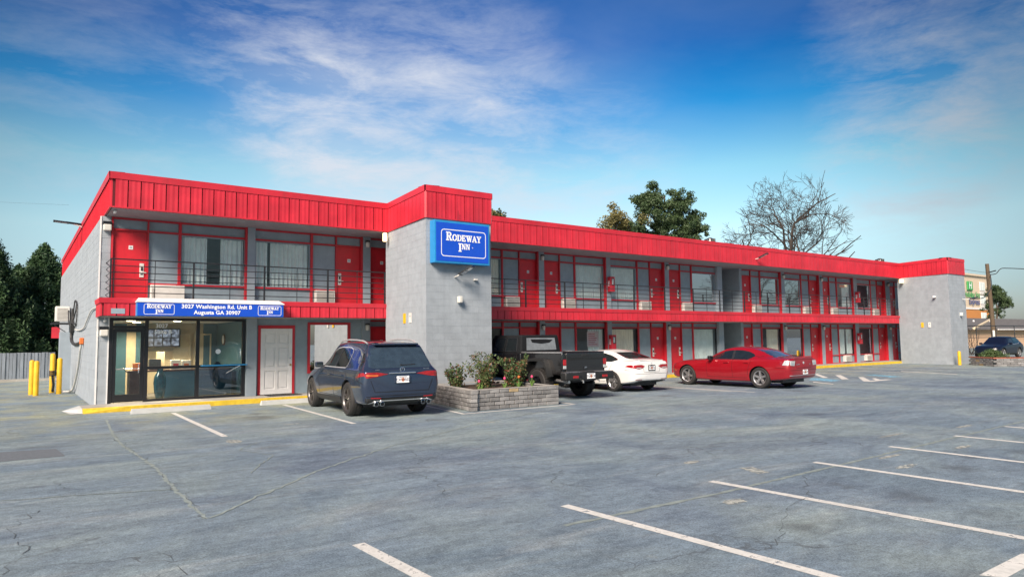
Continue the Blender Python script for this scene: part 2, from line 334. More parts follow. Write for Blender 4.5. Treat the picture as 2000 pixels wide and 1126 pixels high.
# ================================================================== ground
OIL = [(4.7,16.6,.8,.6),(4.9,17.6,.4,.6),(1.9,16.0,.6,.4),(7.6,13.4,.5,.5),(16.0,14.2,.7,.5),(20.4,12.6,.7,.5),(23.9,16.2,.8,.6),(5.85,3.6,.35,.5),(7.9,3.6,.5,.55),(10.0,3.9,.5,.55),(12.1,3.8,.5,.5),(14,3.7,.5,.5),(3.6,11.8,.5,.35),(9.5,9.2,.4,.35),(14.5,8.6,.6,.35)]
def asphalt():
    m = bpy.data.materials.new('asphalt'); m.use_nodes = True; t = m.node_tree; b = t.nodes['Principled BSDF']; L = t.links.new
    ge = t.nodes.new('ShaderNodeNewGeometry'); P = ge.outputs['Position']
    def nz(scale, det=6, rough=.6, dist=0., sc=None):
        n = t.nodes.new('ShaderNodeTexNoise'); n.inputs['Scale'].default_value = scale; n.inputs['Detail'].default_value = det
        n.inputs['Roughness'].default_value = rough; n.inputs['Distortion'].default_value = dist
        if sc:
            mp = t.nodes.new('ShaderNodeMapping'); mp.inputs['Scale'].default_value = sc; mp.inputs['Rotation'].default_value = (0,0,.25); L(P, mp.inputs[0]); L(mp.outputs[0], n.inputs['Vector'])
        else: L(P, n.inputs['Vector'])
        return n.outputs[0]
    def rp(f, a, ca, bb, cb):
        r = t.nodes.new('ShaderNodeValToRGB'); L(f, r.inputs[0]); e = r.color_ramp.elements
        e[0].position, e[1].position = a, bb; e[0].color, e[1].color = (*ca,1), (*cb,1); return r.outputs[0]
    def mx(f, a, c, mode='MIX'):
        n = t.nodes.new('ShaderNodeMix'); n.data_type = 'RGBA'; n.blend_type = mode
        for i, x in ((0,f),(6,a),(7,c)):
            if isinstance(x, (int,float)): n.inputs[i].default_value = x
            elif isinstance(x, tuple): n.inputs[i].default_value = (*x,1)
            else: L(x, n.inputs[i])
        return n.outputs[2]
    c = rp(nz(.35, 5, .6, .5), .3, (.128,.178,.220), .7, (.198,.256,.302))
    c = mx(rp(nz(.20, 6, .62, 1.0), .44, (0,0,0), .64, (.85,.85,.85)), c, (.245,.300,.290))            # pale green-grey weathering
    c = mx(rp(nz(.9, 6, .7, .6, (.35, 1.6, 1)), .53, (0,0,0), .75, (.6,.6,.6)), c, (.33,.36,.355))     # dusty streaks
    c = mx(rp(nz(.33, 6, .62, .7), .50, (0,0,0), .66, (.75,.75,.75)), c, (.10,.135,.185))                # darker, newer sealer
    # limy, mossy wash along the parked cars
    sx = t.nodes.new('ShaderNodeSeparateXYZ'); L(P, sx.inputs[0])
    mr = t.nodes.new('ShaderNodeMapRange'); L(sx.outputs[1], mr.inputs[0]); mr.inputs[1].default_value = 13.5; mr.inputs[2].default_value = 19.5
    mu = t.nodes.new('ShaderNodeMath'); mu.operation = 'MULTIPLY'; L(mr.outputs[0], mu.inputs[0]); L(rp(nz(.75, 5, .6, .4), .42, (0,0,0), .66, (.8,.8,.8)), mu.inputs[1])
    c = mx(mu.outputs[0], c, (.285,.30,.20))
    c = mx(1., c, rp(nz(2.6, 6, .72, .8, (.5, 1.3, 1)), .30, (.72,.73,.75), .70, (1.27,1.27,1.25)), 'MULTIPLY')
    c = mx(1., c, rp(nz(11, 5, .75), .30, (.74,.74,.75), .70, (1.26,1.26,1.26)), 'MULTIPLY')
    # oil drips where cars stand, pale scuffs in the lane
    c = mx(rp(nz(1.5, 4, .6), .62, (0,0,0), .74, (.55,.55,.55)), c, (.085,.10,.115))
    c = mx(rp(nz(4.5, 5, .7, .4), .64, (0,0,0), .74, (.5,.5,.5)), c, (.31,.35,.34))
    wob = nz(2.2, 4, .6)
    for x, y, r, k in OIL:
        vd = t.nodes.new('ShaderNodeVectorMath'); vd.operation = 'DISTANCE'; L(P, vd.inputs[0]); vd.inputs[1].default_value = (x, y, 0)
        ad2 = t.nodes.new('ShaderNodeMath'); ad2.operation = 'MULTIPLY_ADD'; L(wob, ad2.inputs[0]); ad2.inputs[1].default_value = 1.3*r; L(vd.outputs['Value'], ad2.inputs[2])
        mq = t.nodes.new('ShaderNodeMapRange'); mq.interpolation_type = 'SMOOTHSTEP'; L(ad2.outputs[0], mq.inputs[0]); mq.inputs[1].default_value = 1.45*r; mq.inputs[2].default_value = .65*r; mq.inputs[4].default_value = k
        c = mx(mq.outputs[0], c, (.055,.062,.07))
    g = nz(55, 3, .75); g2 = nz(210, 2, .7)
    c = mx(1., c, rp(g, .30, (.55,.56,.57), .70, (1.45,1.45,1.46)), 'MULTIPLY')
    c = mx(1., c, rp(g2, .3, (.55,.55,.56), .7, (1.45,1.45,1.45)), 'MULTIPLY')
    # faint crazing
    v = t.nodes.new('ShaderNodeTexVoronoi'); v.feature = 'DISTANCE_TO_EDGE'; v.inputs['Scale'].default_value = .42
    wv = t.nodes.new('ShaderNodeVectorMath'); wv.operation = 'ADD'; nv = t.nodes.new('ShaderNodeTexNoise'); nv.inputs['Scale'].default_value = 1.6; nv.inputs['Detail'].default_value = 6
    L(P, nv.inputs['Vector']); L(nv.outputs[1], wv.inputs[0]); L(P, wv.inputs[1]); L(wv.outputs[0], v.inputs['Vector'])
    ck = t.nodes.new('ShaderNodeMath'); ck.operation = 'MULTIPLY'
    L(rp(v.outputs['Distance'], .001, (1,1,1), .007, (0,0,0)), ck.inputs[0]); L(rp(nz(.22, 3), .5, (0,0,0), .62, (.75,.75,.75)), ck.inputs[1])
    c = mx(ck.outputs[0], c, (.06,.065,.07))
    L(c, b.inputs['Base Color']); b.inputs['Roughness'].default_value = .82; b.inputs['Specular IOR Level'].default_value = .35
    bp = t.nodes.new('ShaderNodeBump'); bp.inputs['Strength'].default_value = .5; bp.inputs['Distance'].default_value = .012
    ad = t.nodes.new('ShaderNodeMath'); ad.operation = 'ADD'; L(g, ad.inputs[0]); L(g2, ad.inputs[1]); L(ad.outputs[0], bp.inputs['Height']); L(bp.outputs[0], b.inputs['Normal'])
    return m
def worn(m, hole=.60):
    t = m.node_tree; b = t.nodes['Principled BSDF']; o = t.nodes['Material Output']; L = t.links.new
    ge = t.nodes.new('ShaderNodeNewGeometry'); n = t.nodes.new('ShaderNodeTexNoise'); n.inputs['Scale'].default_value = 9; n.inputs['Detail'].default_value = 9; n.inputs['Roughness'].default_value = .75; L(ge.outputs['Position'], n.inputs['Vector'])
    r = t.nodes.new('ShaderNodeMapRange'); L(n.outputs[0], r.inputs[0]); r.inputs[1].default_value = hole-.05; r.inputs[2].default_value = hole+.04; r.inputs[4].default_value = .85
    tr = t.nodes.new('ShaderNodeBsdfTransparent'); mx = t.nodes.new('ShaderNodeMixShader'); L(r.outputs[0], mx.inputs[0]); L(b.outputs[0], mx.inputs[1]); L(tr.outputs[0], mx.inputs[2]); L(mx.outputs[0], o.inputs[0])
MT['ghost'] = pbr('ghost_paint', (.36,.38,.35), .85, var=.15, scale=8); worn(MT['ghost'], .52); worn(MT['line']); worn(MT['lineblue'], .56); worn(MT['kerbyellow'], .66)
MT['asphalt'] = asphalt()
lot = struct(MB().poly([(-900,-600,0),(1500,-600,0),(1500,1500,0),(-900,1500,0)]).build('parking_lot', MT['asphalt']))
Z1 = .004
def line(pts, w, m='line', name='parking_line', z=Z1):
    (x0,y0),(x1,y1) = pts; d = Vector((x1-x0,y1-y0,0)).normalized(); n = Vector((-d.y,d.x,0))*w/2
    mb = MB(); k = 8
    for i in range(k):       # worn, slightly uneven edges
        a = Vector((x0,y0,z)).lerp(Vector((x1,y1,z)), i/k); c = Vector((x0,y0,z)).lerp(Vector((x1,y1,z)), (i+1)/k)
        mb.poly([a-n, c-n, c+n, a+n])
    return mb.build(name, MT[m], lot)
for x0,y0,x1,y1 in [(2.44,5.66,2.58,1.5),(4.70,5.60,4.86,1.2),(6.86,5.42,7.02,1.0),(8.97,5.33,9.0,.8),(11.11,5.34,10.98,.6),(13.1,5.2,12.95,.5),(15.1,5.12,14.9,.4)]:
    line([(x0,y0),(x1,y1)], .115)
for x0,y0,x1,y1 in [(3.31,19.3,3.24,13.68),(6.2,19.6,5.91,13.93),(14.35,19.4,14.35,15.3),(18.75,19.2,18.75,13.9),(19.0,19.4,19.0,13.2),(22.9,19.2,22.9,13.6)]:
    line([(x0,y0),(x1,y1)], .11)
line([(8.68,14.02),(9.3,18.6)], .1, z=.008); line([(8.63,14.0),(12.22,14.04)], .1); line([(12.2,14.1),(12.5,18.)], .1, z=.008)
def AISLE():
    for m, z, pts in PAINT: MB().poly([(a,b,z) for a,b in pts][::-1]).build('painted_marking', MT[m], lot)
PAINT = [('line',.004,[(30.09,17.74),(30.41,17.72),(27.84,15.73),(27.53,15.78)]),('line',.004,[(29.87,16.56),(30.05,16.40),(27.36,14.6),(27.01,14.69)]),('line',.004,[(28.95,15.04),(29.10,14.89),(26.63,13.34),(26.40,13.52)]),('line',.004,[(28.41,14.2),(28.67,14.18),(27.49,13.36),(27.05,13.35)]),('line',.008,[(26.31,13.47),(26.3,13.18),(28.05,13.21),(28.07,13.49)]),('lineblue',.004,[(25.75,15.35),(27.08,16.05),(27.26,15.81),(26.38,14.35),(25.54,14.29)]),('lineblue',.004,[(30.80,15.75),(31.40,15.6),(30.35,13.85),(29.60,14.0)]),('line',.008,[(24.94,14.72),(24.2,13.49),(23.94,13.35),(24.52,14.47)]),('line',.004,[(35.26,16.18),(33.64,13.07),(33.35,12.98),(34.95,16.05)])]
# access aisle with hatching and blue edges
AISLE()
line([(31.0,19),(31.0,14.6)], .12); line([(34,19.2),(34,14.6)], .12); line([(37,19.2),(37,14.6)], .12); line([(40,19.2),(40,14.6)], .12)
# cracks and filled seams that the photograph shows
def crack(pts, w, m, jit=.035, name='pavement_crack', z=.0042):
    P = [Vector((*p, z)) for p in pts]; Q = []
    for a, c in zip(P, P[1:]):
        n = max(2, int((c-a).length/.09)); Q += [a.lerp(c, i/n)+Vector((random.gauss(0,jit*(.35 if 'seam' in name else 1)), random.gauss(0,jit*(.35 if 'seam' in name else 1)), 0)) for i in range(n)]
    Q.append(P[-1]); mb = MB(); prev = None
    for i, q in enumerate(Q):
        d = (Q[min(i+1,len(Q)-1)]-Q[max(0,i-1)]).normalized(); n = Vector((-d.y,d.x,0))*w*(random.uniform(.45,1.) if 'seam' in name else random.uniform(.05,.8))*.26
        if prev: mb.poly([prev[0], q-n, q+n, prev[1]])
        prev = (q-n, q+n)
    return mb.build(name, MT[m], lot)
MT['crack'] = pbr('crack', (.085,.105,.118), .95, var=.2); MT['seal'] = pbr('crack_sand', (.215,.262,.255), .95, var=.22, scale=9)
MT['patch'] = pbr('asphalt_patch', (.115,.135,.155), .85, var=.2, scale=18, bump=.6, bscale=90)
seam = [(1.78,18.6),(1.60,15.5),(1.56,13.6),(1.66,11.05),(1.6,8.96),(1.59,7.4)]
crack(seam, .12, 'seal', .03, 'pavement_seam', .0038); crack(seam[1:], .03, 'crack', .05, z=.0052)
crack([(-.6,9.9),(.11,9.67),(.78,9.45),(1.6,9.14)], .06, 'seal', .03, 'pavement_seam', .0046)
crack([(.45,10.6),(.60,9.8),(.52,9.5)], .03, 'crack'); crack([(.25,8.9),(.02,8.1),(.12,7.2),(-.02,6.6)], .03, 'crack')
crack([(1.62,7.4),(2.3,8.1),(3.4,9.2),(5.2,10.6),(8,12.2),(11.5,13.6)], .10, 'seal', .04, 'pavement_seam', .0046)
crack([(2.6,9.6),(3.3,10.9),(3.0,11.8),(3.6,12.6)], .05, 'seal', .05, 'pavement_seam', .0050)
crack([(1.02,6.5),(1.12,5.9),(1.05,5.3),(1.16,4.9),(1.1,4.2)], .028, 'crack'); crack([(.3,5.6),(.7,5.75),(1.05,5.9)], .02, 'crack')
crack([(3.9,6.6),(4.3,7.6),(4.2,8.3),(4.8,8.9),(5.2,9.9)], .028, 'crack'); crack([(4.8,8.9),(6.2,9.8),(7.1,10.4)], .024, 'crack')
crack([(5.6,5.9),(5.3,6.5),(5.9,7.1),(5.5,7.9)], .028, 'crack')
crack([(5.0,3.4),(5.8,3.75),(6.35,4.1),(7.2,4.35),(8.0,4.9),(8.7,5.2)], .03, 'crack'); crack([(6.35,4.1),(6.0,4.6),(5.5,4.95)], .026, 'crack')
crack([(4.2,5.0),(6.3,4.95),(8.9,5.0),(12.5,5.1),(17,5.2)], .16, 'seal', .02, 'pavement_seam', .0036)
crack([(6.5,6.0),(7.4,6.35),(8.1,6.25),(8.7,6.9)], .028, 'crack'); crack([(9.5,8.6),(10.8,9.4),(12.6,9.7)], .028, 'crack'); crack([(8.7,9.6),(10.4,11.2)], .05, 'seal', .04, 'pavement_seam', .0048)
crack([(11.5,12.6),(14.4,12.1),(18.4,11.4),(17.5,10.8)], .08, 'seal', .05, 'pavement_seam', .0046)
crack([(17.5,10.8),(20.5,10.4)], .06, 'seal', .05, 'pavement_seam', .0050)
MB().poly([(5.66,2.14,.004),(5.74,2.0,.004),(9.5,2.0,.004),(9.5,2.13,.004)]).build('parking_line', MT['line'], lot)
MB().poly([(7.84,5.73,.004),(8.02,5.64,.004),(7.88,5.3,.004),(7.66,5.32,.004)]).build('paint_patch', MT['ghost'], lot)
MB().poly([(-3.2,14.9,.003),(.62,14.02,.003),(.70,13.0,.003),(-3.4,13.15,.003)]).build('asphalt_patch', MT['patch'], lot)
for x, y, w, h in ((9.6,4.4,.5,.16),(10.2,4.9,.7,.12),(11.9,4.6,.6,.14),(12.4,5.9,.9,.10),(6.2,4.6,.35,.2),(14.6,5.6,.8,.12),(3.2,12.9,.3,.5),(4.9,14.8,.5,.12),(8.2,12.2,.7,.12),(7.7,6.4,.4,.15)):
    mb = MB(); mb.poly([(x+w*.5*math.cos(a)*random.uniform(.7,1.1), y+h*.5*math.sin(a)*random.uniform(.7,1.1), .0041) for a in [i*math.pi/7 for i in range(14)]]); mb.build('paint_patch', MT['ghost'], lot)
# ------------------------------------------------ walkway
wk = MB().prism([(1.45,20.84),(50.5,20.84),(50.5,22.3),(1.84,22.3),(1.84,21.98),(1.45,21.98)], 0, .128)
walk = struct(wk.build('walkway', MT['concrete']))
MB().box(2.4,50.5,20.68,20.838,0,.13).build('kerb', MT['kerbyellow'], walk)
MB().faces([(1.45,20.68,0),(2.398,20.68,0),(2.398,20.838,.126),(1.45,20.838,.126),(1.45,20.838,0),(2.398,20.838,0),(2.398,20.68,.126)], [(0,1,6),(0,6,2,3),(1,5,2,6),(0,3,4)]).build('kerb_end', MT['kerbyellow'], walk)
MB().faces([(1.05,21.9,.006),(1.2,20.7,.006),(1.447,20.7,.006),(1.447,21.9,.126),(1.447,20.84,.126)], [(0,1,2),(0,2,4,3)]).build('ramp', MT['concrete_light'], walk)
for i, (x0,x1,y) in enumerate([(2.41,4.31,19.8),(5.66,7.45,19.95)]):
    mb = MB()
    mb.faces([(x0,y-.09,0),(x1,y-.09,0),(x1,y+.09,0),(x0,y+.09,0),(x0+.03,y-.065,.12),(x1-.03,y-.065,.12),(x1-.03,y+.065,.12),(x0+.03,y+.065,.12)], [(0,1,5,4),(1,2,6,5),(2,3,7,6),(3,0,4,7),(4,5,6,7)])
    tag(mb.build('wheel_stop', MT['concrete_light'], base=True), ['pale concrete wheel stop in front of the lobby window', 'pale concrete wheel stop between the white door and the blue SUV'][i], 'wheel stop', 'wheel stops along the kerb')

# grit and leaf crumbs swept against the kerb and the left wall
mb = MB()
for k in range(900):
    if random.random() < .7: x, y = random.uniform(2.4,44), 20.66-abs(random.gauss(0,.10))
    else: x, y = 1.82-abs(random.gauss(0,.08)), random.uniform(22,42)
    a = random.uniform(0,6.28); s = random.uniform(.008,.03); c_, s_ = math.cos(a)*s, math.sin(a)*s
    mb.poly([(x-c_,y-s_,.007),(x+s_*.5,y-c_*.5,.007),(x+c_,y+s_,.012),(x-s_*.5,y+c_*.5,.007)])
o = stuff(mb.build('leaf_litter', pbr('dry_leaf', (.10,.075,.045), .9, col2=(.22,.19,.13), scale=30))); o['label'] = 'dry leaf crumbs and grit along the kerb'; o['category'] = 'litter'
# ================================================================== motel
MO = thing('motel_building', 'long two-storey grey and red motel with balcony walkway and flat roof', 'motel', (1.84,22,0))
YB, YR, YW = 20.70, 20.48, 22.0
ZF, ZS, ZT, ZSO = 2.88, 2.5, 6.28, 5.34
XE = 50.4
# floors, roof, outer walls
MB().box(1.86,XE,YB+.06,30,ZS,ZF).build('balcony_slab', MT['soffit'], MO)
MB().box(2.09,XE,22.32,30,.0,.128).build('ground_floor', MT['room'], MO)
MB().box(1.95,XE,YR+.04,30,ZSO,ZSO+.3).build('roof_slab', MT['soffit'], MO)
MB().box(1.95,12,30.003,43,ZSO,ZSO+.3).build('rear_roof_slab', MT['soffit'], MO)
MB().box(12,XE,30.003,30.2,0,ZSO+.6).build('back_wall', MT['grey'], MO)
MB().box(XE+.003,XE+.2,22,30.2,0,ZSO).build('end_wall', MT['grey'], MO)
MB().box(2.09,12,30.01,30.2,0,ZSO-.003).build('inner_wall', MT['room'], MO)
# left block wall, built course by course
MB().box(1.845,2.066,22.006,43,0,ZSO).build('wall_core', MT['joint'], MO)
nc = 26; ch = ZSO/nc
for k in range(nc):
    z0, z1 = k*ch+.0025, (k+1)*ch-.0025 if k < nc-1 else ZSO-.002
    mb = MB(); y = 22.0 - (.2 if k % 2 else 0)
    while y < 43:
        a, c = max(22.0, y+.004), min(43, y+.396)
        if c-a > .03: mb.box(1.84+random.uniform(0,.0006), 2.07 if a <= 22.01 else 1.9, a, c, z0, z1)
        y += .4
    mb.build('block_course', MT['block'], MO)
MB().box(1.80,1.838,21.985,22.02,.13,ZSO-.01).build('corner_conduit', MT['white'], MO)
# pilasters
PIL = [(5.74,5.97,'w'),(9.56,9.83,'d'),(13.42,13.68,'w'),(17.22,17.49,'d'),(21.0,21.25,'w'),(24.8,25.08,'d'),(28.7,29.08,'s'),(30.52,30.72,'s'),(34.31,34.61,'w'),(38.18,38.5,'d'),(42.05,42.45,'w'),(46.1,46.65,'d')]
lamp_me = MB().lathe([(.001,-.19),(.055,-.18),(.07,-.11),(.065,-.02),(.05,0)], n=12, m=0).box(-.06,.06,-.06,.05,0,.05,1).mesh([MT['lampglass'], MT['black']], smooth=40)
for i, (a, c, k) in enumerate(PIL):
    for z0, z1 in ((.13,ZS-.003),(ZF,ZSO-.003)):
        if i == 0 and z0 < 1: MB().box(5.76,6.06,21.86,30,z0,z1).build('pilaster', MT['grey'], MO); continue
        MB().box(a, c, 21.85, 30, z0, z1).build('pilaster', MT['grey'], MO)
        if k != 's' and not (i in (1,) and z0 < 1):
            MB().box(a-.062, a-.004, 21.86, 21.985, z0, z1).build('trim_post', MT['redtrim'], MO)
        if k == 'd' or i == 8: inst(lamp_me, 'wall_lamp', ((a+c)/2, 21.78, z1-.18), MO)
# stair passage
for z0, z1 in ((.13,ZS-.003),(ZF,ZSO-.003)):
    MB().box(29.083,30.517,26.4,26.5,z0,z1).build('passage_wall', MT['grey'], MO)
# rails of the facade
def rails(x0, x1, z, h=.05, y=21.965): MB().box(x0, x1, y, y+.05, z, z+h).build('trim_rail', MT['redtrim'], MO)
BAY = [(2.08,5.74,'DPW'),(5.97,9.56,'WPD'),(9.83,13.42,'DPW'),(13.68,17.22,'WPD'),(17.49,21.0,'DPW'),(21.25,24.8,'WPD'),(25.08,28.7,'DPW'),(30.72,34.31,'DPW'),(34.61,38.18,'WPD'),(38.5,42.05,'DPW'),(42.45,46.1,'WPD'),(46.65,50.4,'DPW')]
DW, DH = .84, 2.08
door_me = MB().box(-DW/2,DW/2,0,.045,0,DH).mesh([MT['door']])
plate_me = MB().box(-.055,.055,-.006,0,-.055,.055,0).box(-.032,-.006,-.0075,-.006,-.022,.022,1).box(.004,.032,-.0075,-.006,-.022,.022,1).mesh([MT['white'], MT['panel']])
lock_me = MB().rbox(-.055,.055,-.014,0,-.20,.20,.004,1,0).box(-.024,.024,-.03,-.0145,-.005,.09,1).tube([(0,-.055,-.06),(.11,-.055,-.065)],.012,6,0).tube([(0,0,-.06),(0,-.055,-.06)],.012,6,0).box(-.03,.03,-.017,-.0145,-.13,-.10,1).mesh([MT['offwhite'], MT['black']])
def frame_me(w, h, t=.035, d=.07):
    return MB().box(-w/2,-w/2+t,0,d,0,h).box(w/2-t,w/2,0,d,0,h).box(-w/2+t,w/2-t,0,d,0,t).box(-w/2+t,w/2-t,0,d,h-t,h)
def curtain(x0, x1, z0, z1, y, m, parent, amp=.025, wl=.13):
    n = max(4, int((x1-x0)/.025)); mb = MB(); ph = random.uniform(0,6)
    pts = [(x0+(x1-x0)*i/n, y+amp*math.sin(ph+(x0+(x1-x0)*i/n)*2*math.pi/wl+.8*math.sin(i*.21))) for i in range(n+1)]
    for (a,b_),(c,d) in zip(pts, pts[1:]): mb.poly([(a,b_,z0),(c,d,z0),(c,d,z1),(a,b_,z1)])
    return mb.build('curtain', MT[m], parent, smooth=80)
ac_me = None
def ac(x, z, fl):
    mb = MB().rbox(-.33,.33,-.10,.10,0,.40,.012,1,0)
    for k in range(11): mb.box(-.29,.29,-.107,-.099,.03+k*.026,.042+k*.026,1)
    mb.box(.10,.28,-.106,-.1,.335,.375,1)
    return mb.mesh([MT['offwhite'], MT['concrete']])
ac_me = ac(0,0,0)
CURT = {(1,0):[(.0,.40,'curtain'),(.62,1,'curtain')],(1,1):[(0,.22,'curtain'),(.27,1,'curtain')],(1,3):[(0,1,'curtain2')],(1,4):[(0,1,'curtain')],(1,5):[(0,1,'curtain')],(1,6):[(0,.2,'curtain'),(.85,1,'curtain')],(1,7):[(.0,.9,'curtain')],(1,8):[(.5,1,'curtain')],(1,9):[(.45,1,'curtain')],(1,10):[],
        (0,3):[],(0,4):[(.45,1,'curtain')],(0,5):[(0,.93,'curtain2')],(0,6):[(0,.95,'curtain')],(0,7):[(.35,.93,'curtain2')],(0,8):[(0,.35,'curtain')],(0,9):[(0,.5,'curtain'),(.6,1,'curtain')],(0,10):[]}
MIRR = {(1,6),(1,7),(1,8),(1,10),(0,8),(0,10)}
def bay(i, fl):
    x0, x1, kind = BAY[i]; zf = (.13, ZF)[fl]; zt = (ZS-.004, ZSO-.004)[fl]
    sgn = 1 if kind == 'DPW' else -1; e = x0 if sgn > 0 else x1
    X = lambda d: e+sgn*d
    def span(a, b): return (min(X(a),X(b)), max(X(a),X(b)))
    zd = zf+DH; zl = zf+(.62 if fl else .50)
    w_end = x1-x0-.03
    # door
    dx = (X(.05)+X(.05+DW))/2; d = inst(door_me, 'door', (dx, 22.01, zf), MO)
    inst(plate_me, 'number_plate', (dx+.02, 22.008, zf+1.62), d); inst(lock_me, 'lock_plate', (dx+sgn*(.31 if True else 0), 22.008, zf+.98), d)
    # posts
    for a in (0.0, .05+DW+.005, 1.72):
        p0, p1 = span(a, a+(.045 if a < 1 else .075)); MB().box(p0, p1, 21.95, 22.05, zf, zt).build('trim_post', MT['redtrim'], MO)
    r0, r1 = span(.046, w_end)
    for z in (zd+.005, zt-.055):
        rails(r0, r1, z, .05, 21.958)
    s0, s1 = span(.95, w_end); rails(s0, s1, zl-.05, .05, 21.956); rails(s0, s1, zf+.0, .035, 21.954)
    # infill panels
    a, b_ = span(.945, 1.72); MB().box(a, b_, 22.012, 22.08, zl, zd).build('infill_panel', MT['panel'], MO)
    a, b_ = span(.945, w_end); MB().box(a, b_, 22.014, 22.085, zf, zl-.05).build('infill_panel', MT['panel'], MO)
    for a, b_ in (span(.046,.90), span(.945,1.72), span(1.795,w_end)): MB().box(a+.002, b_-.002, 22.016, 22.085, zd+.055, zt-.055).build('infill_panel', MT['panel'], MO)
    # window
    a, b_ = span(1.797, w_end); w = b_-a; h = zd-zl
    f = inst(frame_me(w, h-.002).mesh([MT['bronze' if fl == 0 else 'panel']]), 'window', ((a+b_)/2, 22.0, zl+.001), MO)
    inst(MB().box(-w/2+.036,w/2-.036,0,.006,.036,h-.038).mesh([MT['mirrorpane' if (fl,i) in MIRR else 'pane']]), 'pane', ((a+b_)/2, 22.03, zl), f)
    for c0, c1, m in CURT.get((fl,i), [(0,1,'curtain')]): curtain(a+.04+(w-.08)*c0, a+.04+(w-.08)*c1, zl+.02, zd-.03, 22.115, m, f)
    MB().box(x0+.01, x1-.01, 24.5, 24.55, zf, zt).build('room_wall', MT['room'], MO)
    # air conditioner
    if fl: inst(ac_me, 'air_conditioner', (X(1.33), 21.93, zf+.17), MO)
    else: inst(ac_me, 'air_conditioner', (X(2.55), 21.93, zf+.06), MO)
for i in range(12):
    bay(i, 1)
    if i >= 2: bay(i, 0)
# notice and orange sticker inside two windows
mb = MB().box(19.95,20.62,22.045,22.05,1.42,2.08,0)
for k in range(6): mb.box(20.02,20.02+random.uniform(.3,.52),22.043,22.045,1.50+k*.09,1.535+k*.09,1)
mb.build('window_notice', [pbr('notice', (.50,.40,.42), .7), pbr('notice_ink', (.45,.12,.15), .7)], MO)
MB().box(40.75,41.35,22.045,22.05,4.72,4.88).build('window_sticker', MT['orange'], MO)
MB().box(3.20,3.96,21.80,21.815,ZF+.02,ZF+.56).build('leaning_panel', MT['offwhite'], MO)

# fascias: ribbed sheet panels, each its own piece
def pan(h, w=.305):
    q = [(-w/2+.017,0),(-w/2+.013,-.042),(-w*.2,-.036),(0,-.041),(w*.2,-.036),(w/2-.013,-.042),(w/2-.017,0)]
    return MB().faces([(a,b,0) for a,b in q]+[(a,b,h) for a,b in q], [(i,i+1,i+8,i+7) for i in range(6)])
HR = 6.10-5.37; panR = pan(HR).mesh([MT['red']]); panB = pan(.33).mesh([MT['red']])
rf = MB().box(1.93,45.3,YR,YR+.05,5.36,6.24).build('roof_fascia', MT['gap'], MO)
# tower cap covers part of it: leave those panels out
x = 1.98
while x < 45.1:
    if not (9.98 < x+.15 < 11.7): inst(panR, 'fascia_panel', (x+.1525, YR, 5.37), rf)
    x += .305
cap = MB().faces([(1.86,YR-.055,6.10),(45.3,YR-.055,6.10),(45.3,YR-.07,6.28),(1.86,YR-.07,6.28),(1.86,YR+.30,6.29),(45.3,YR+.30,6.29),(1.86,YR+.06,6.10),(45.3,YR+.06,6.10)], [(0,1,2,3),(3,2,5,4),(0,6,7,1)])
cap.build('roof_edge_trim', MT['red'], MO)
MB().box(1.90,45.3,YR-.05,YR+.02,5.335,5.368).build('roof_drip_trim', MT['red'], MO)
MB().box(1.96,45.3,YR+.05,22.0,5.338,5.352).build('soffit', MT['soffit'], MO)
# left side of the roof
mb = MB().box(1.89,1.93,YR+.0,43.2,5.36,6.24)
y = YR+.1
while y < 43:
    mb.box(1.862,1.89,y,y+.02,5.37,6.10); y += .305
mb.faces([(1.845,YR-.06,6.10),(1.83,YR-.07,6.28),(1.845,43.3,6.10),(1.83,43.3,6.28),(2.2,YR-.06,6.29),(2.2,43.3,6.29)], [(0,2,3,1),(1,3,5,4)])
mb.build('side_fascia', MT['red'], MO)
# balcony edge
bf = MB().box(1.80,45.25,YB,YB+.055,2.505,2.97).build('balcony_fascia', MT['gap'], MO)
x = 1.82
while x < 45:
    if not (2.75 < x+.15 < 6.3) and not (9.98 < x+.15 < 11.7): inst(panB, 'fascia_panel', (x+.1525, YB, 2.51), bf)
    x += .305
MB().faces([(1.72,YB-.055,2.84),(45.25,YB-.055,2.84),(45.25,YB-.075,2.97),(1.72,YB-.075,2.97),(1.72,YB+.10,2.99),(45.25,YB+.10,2.99)], [(0,1,2,3),(3,2,5,4)]).build('balcony_edge_trim', MT['red'], MO)
mb = MB().box(1.765,1.80,YB+.0,21.98,2.505,2.97)
mb.faces([(1.745,YB-.06,2.84),(1.725,YB-.075,2.97),(1.745,21.98,2.84),(1.725,21.98,2.97),(1.80,YB-.075,2.99),(1.80,21.98,2.99)], [(0,2,3,1),(1,3,5,4)])
mb.build('balcony_side_fascia', MT['red'], MO)
MB().box(2.0,2.32,YB-.045,YB-.031,2.56,2.70).build('fascia_vent', MT['panel'], MO)
# railing
RL = MB().box(1.98,1.985,YB+.08,YB+.085,ZF,ZF+.01).build('railing', MT['black'], MO)
ry = YB+.06
for k in range(6):
    z = 4.02-k*.178; r = .017 if k == 0 else .012
    MB().tube([(1.98,22,z),(1.98,ry,z),(45.1,ry,z)], r, 6).build('rail', MT['black'], RL)
post_t = MB().box(-.022,.022,-.022,.022,0,1.03).mesh([MT['black']]); post_s = MB().box(-.009,.009,-.009,.009,0,1.03).mesh([MT['black']])
x = 4.0-.975*2; k = 0
while x < 45.2:
    if not 9.9 < x < 11.7 or True: inst(post_t if k % 2 == 0 and k else post_s, 'railing_post', (x, ry, 2.985), RL)
    x += .975; k += 1
MB().box(1.955,1.995,ry-.02,ry+.02,2.985,4.03).build('railing_post', MT['black'], RL)

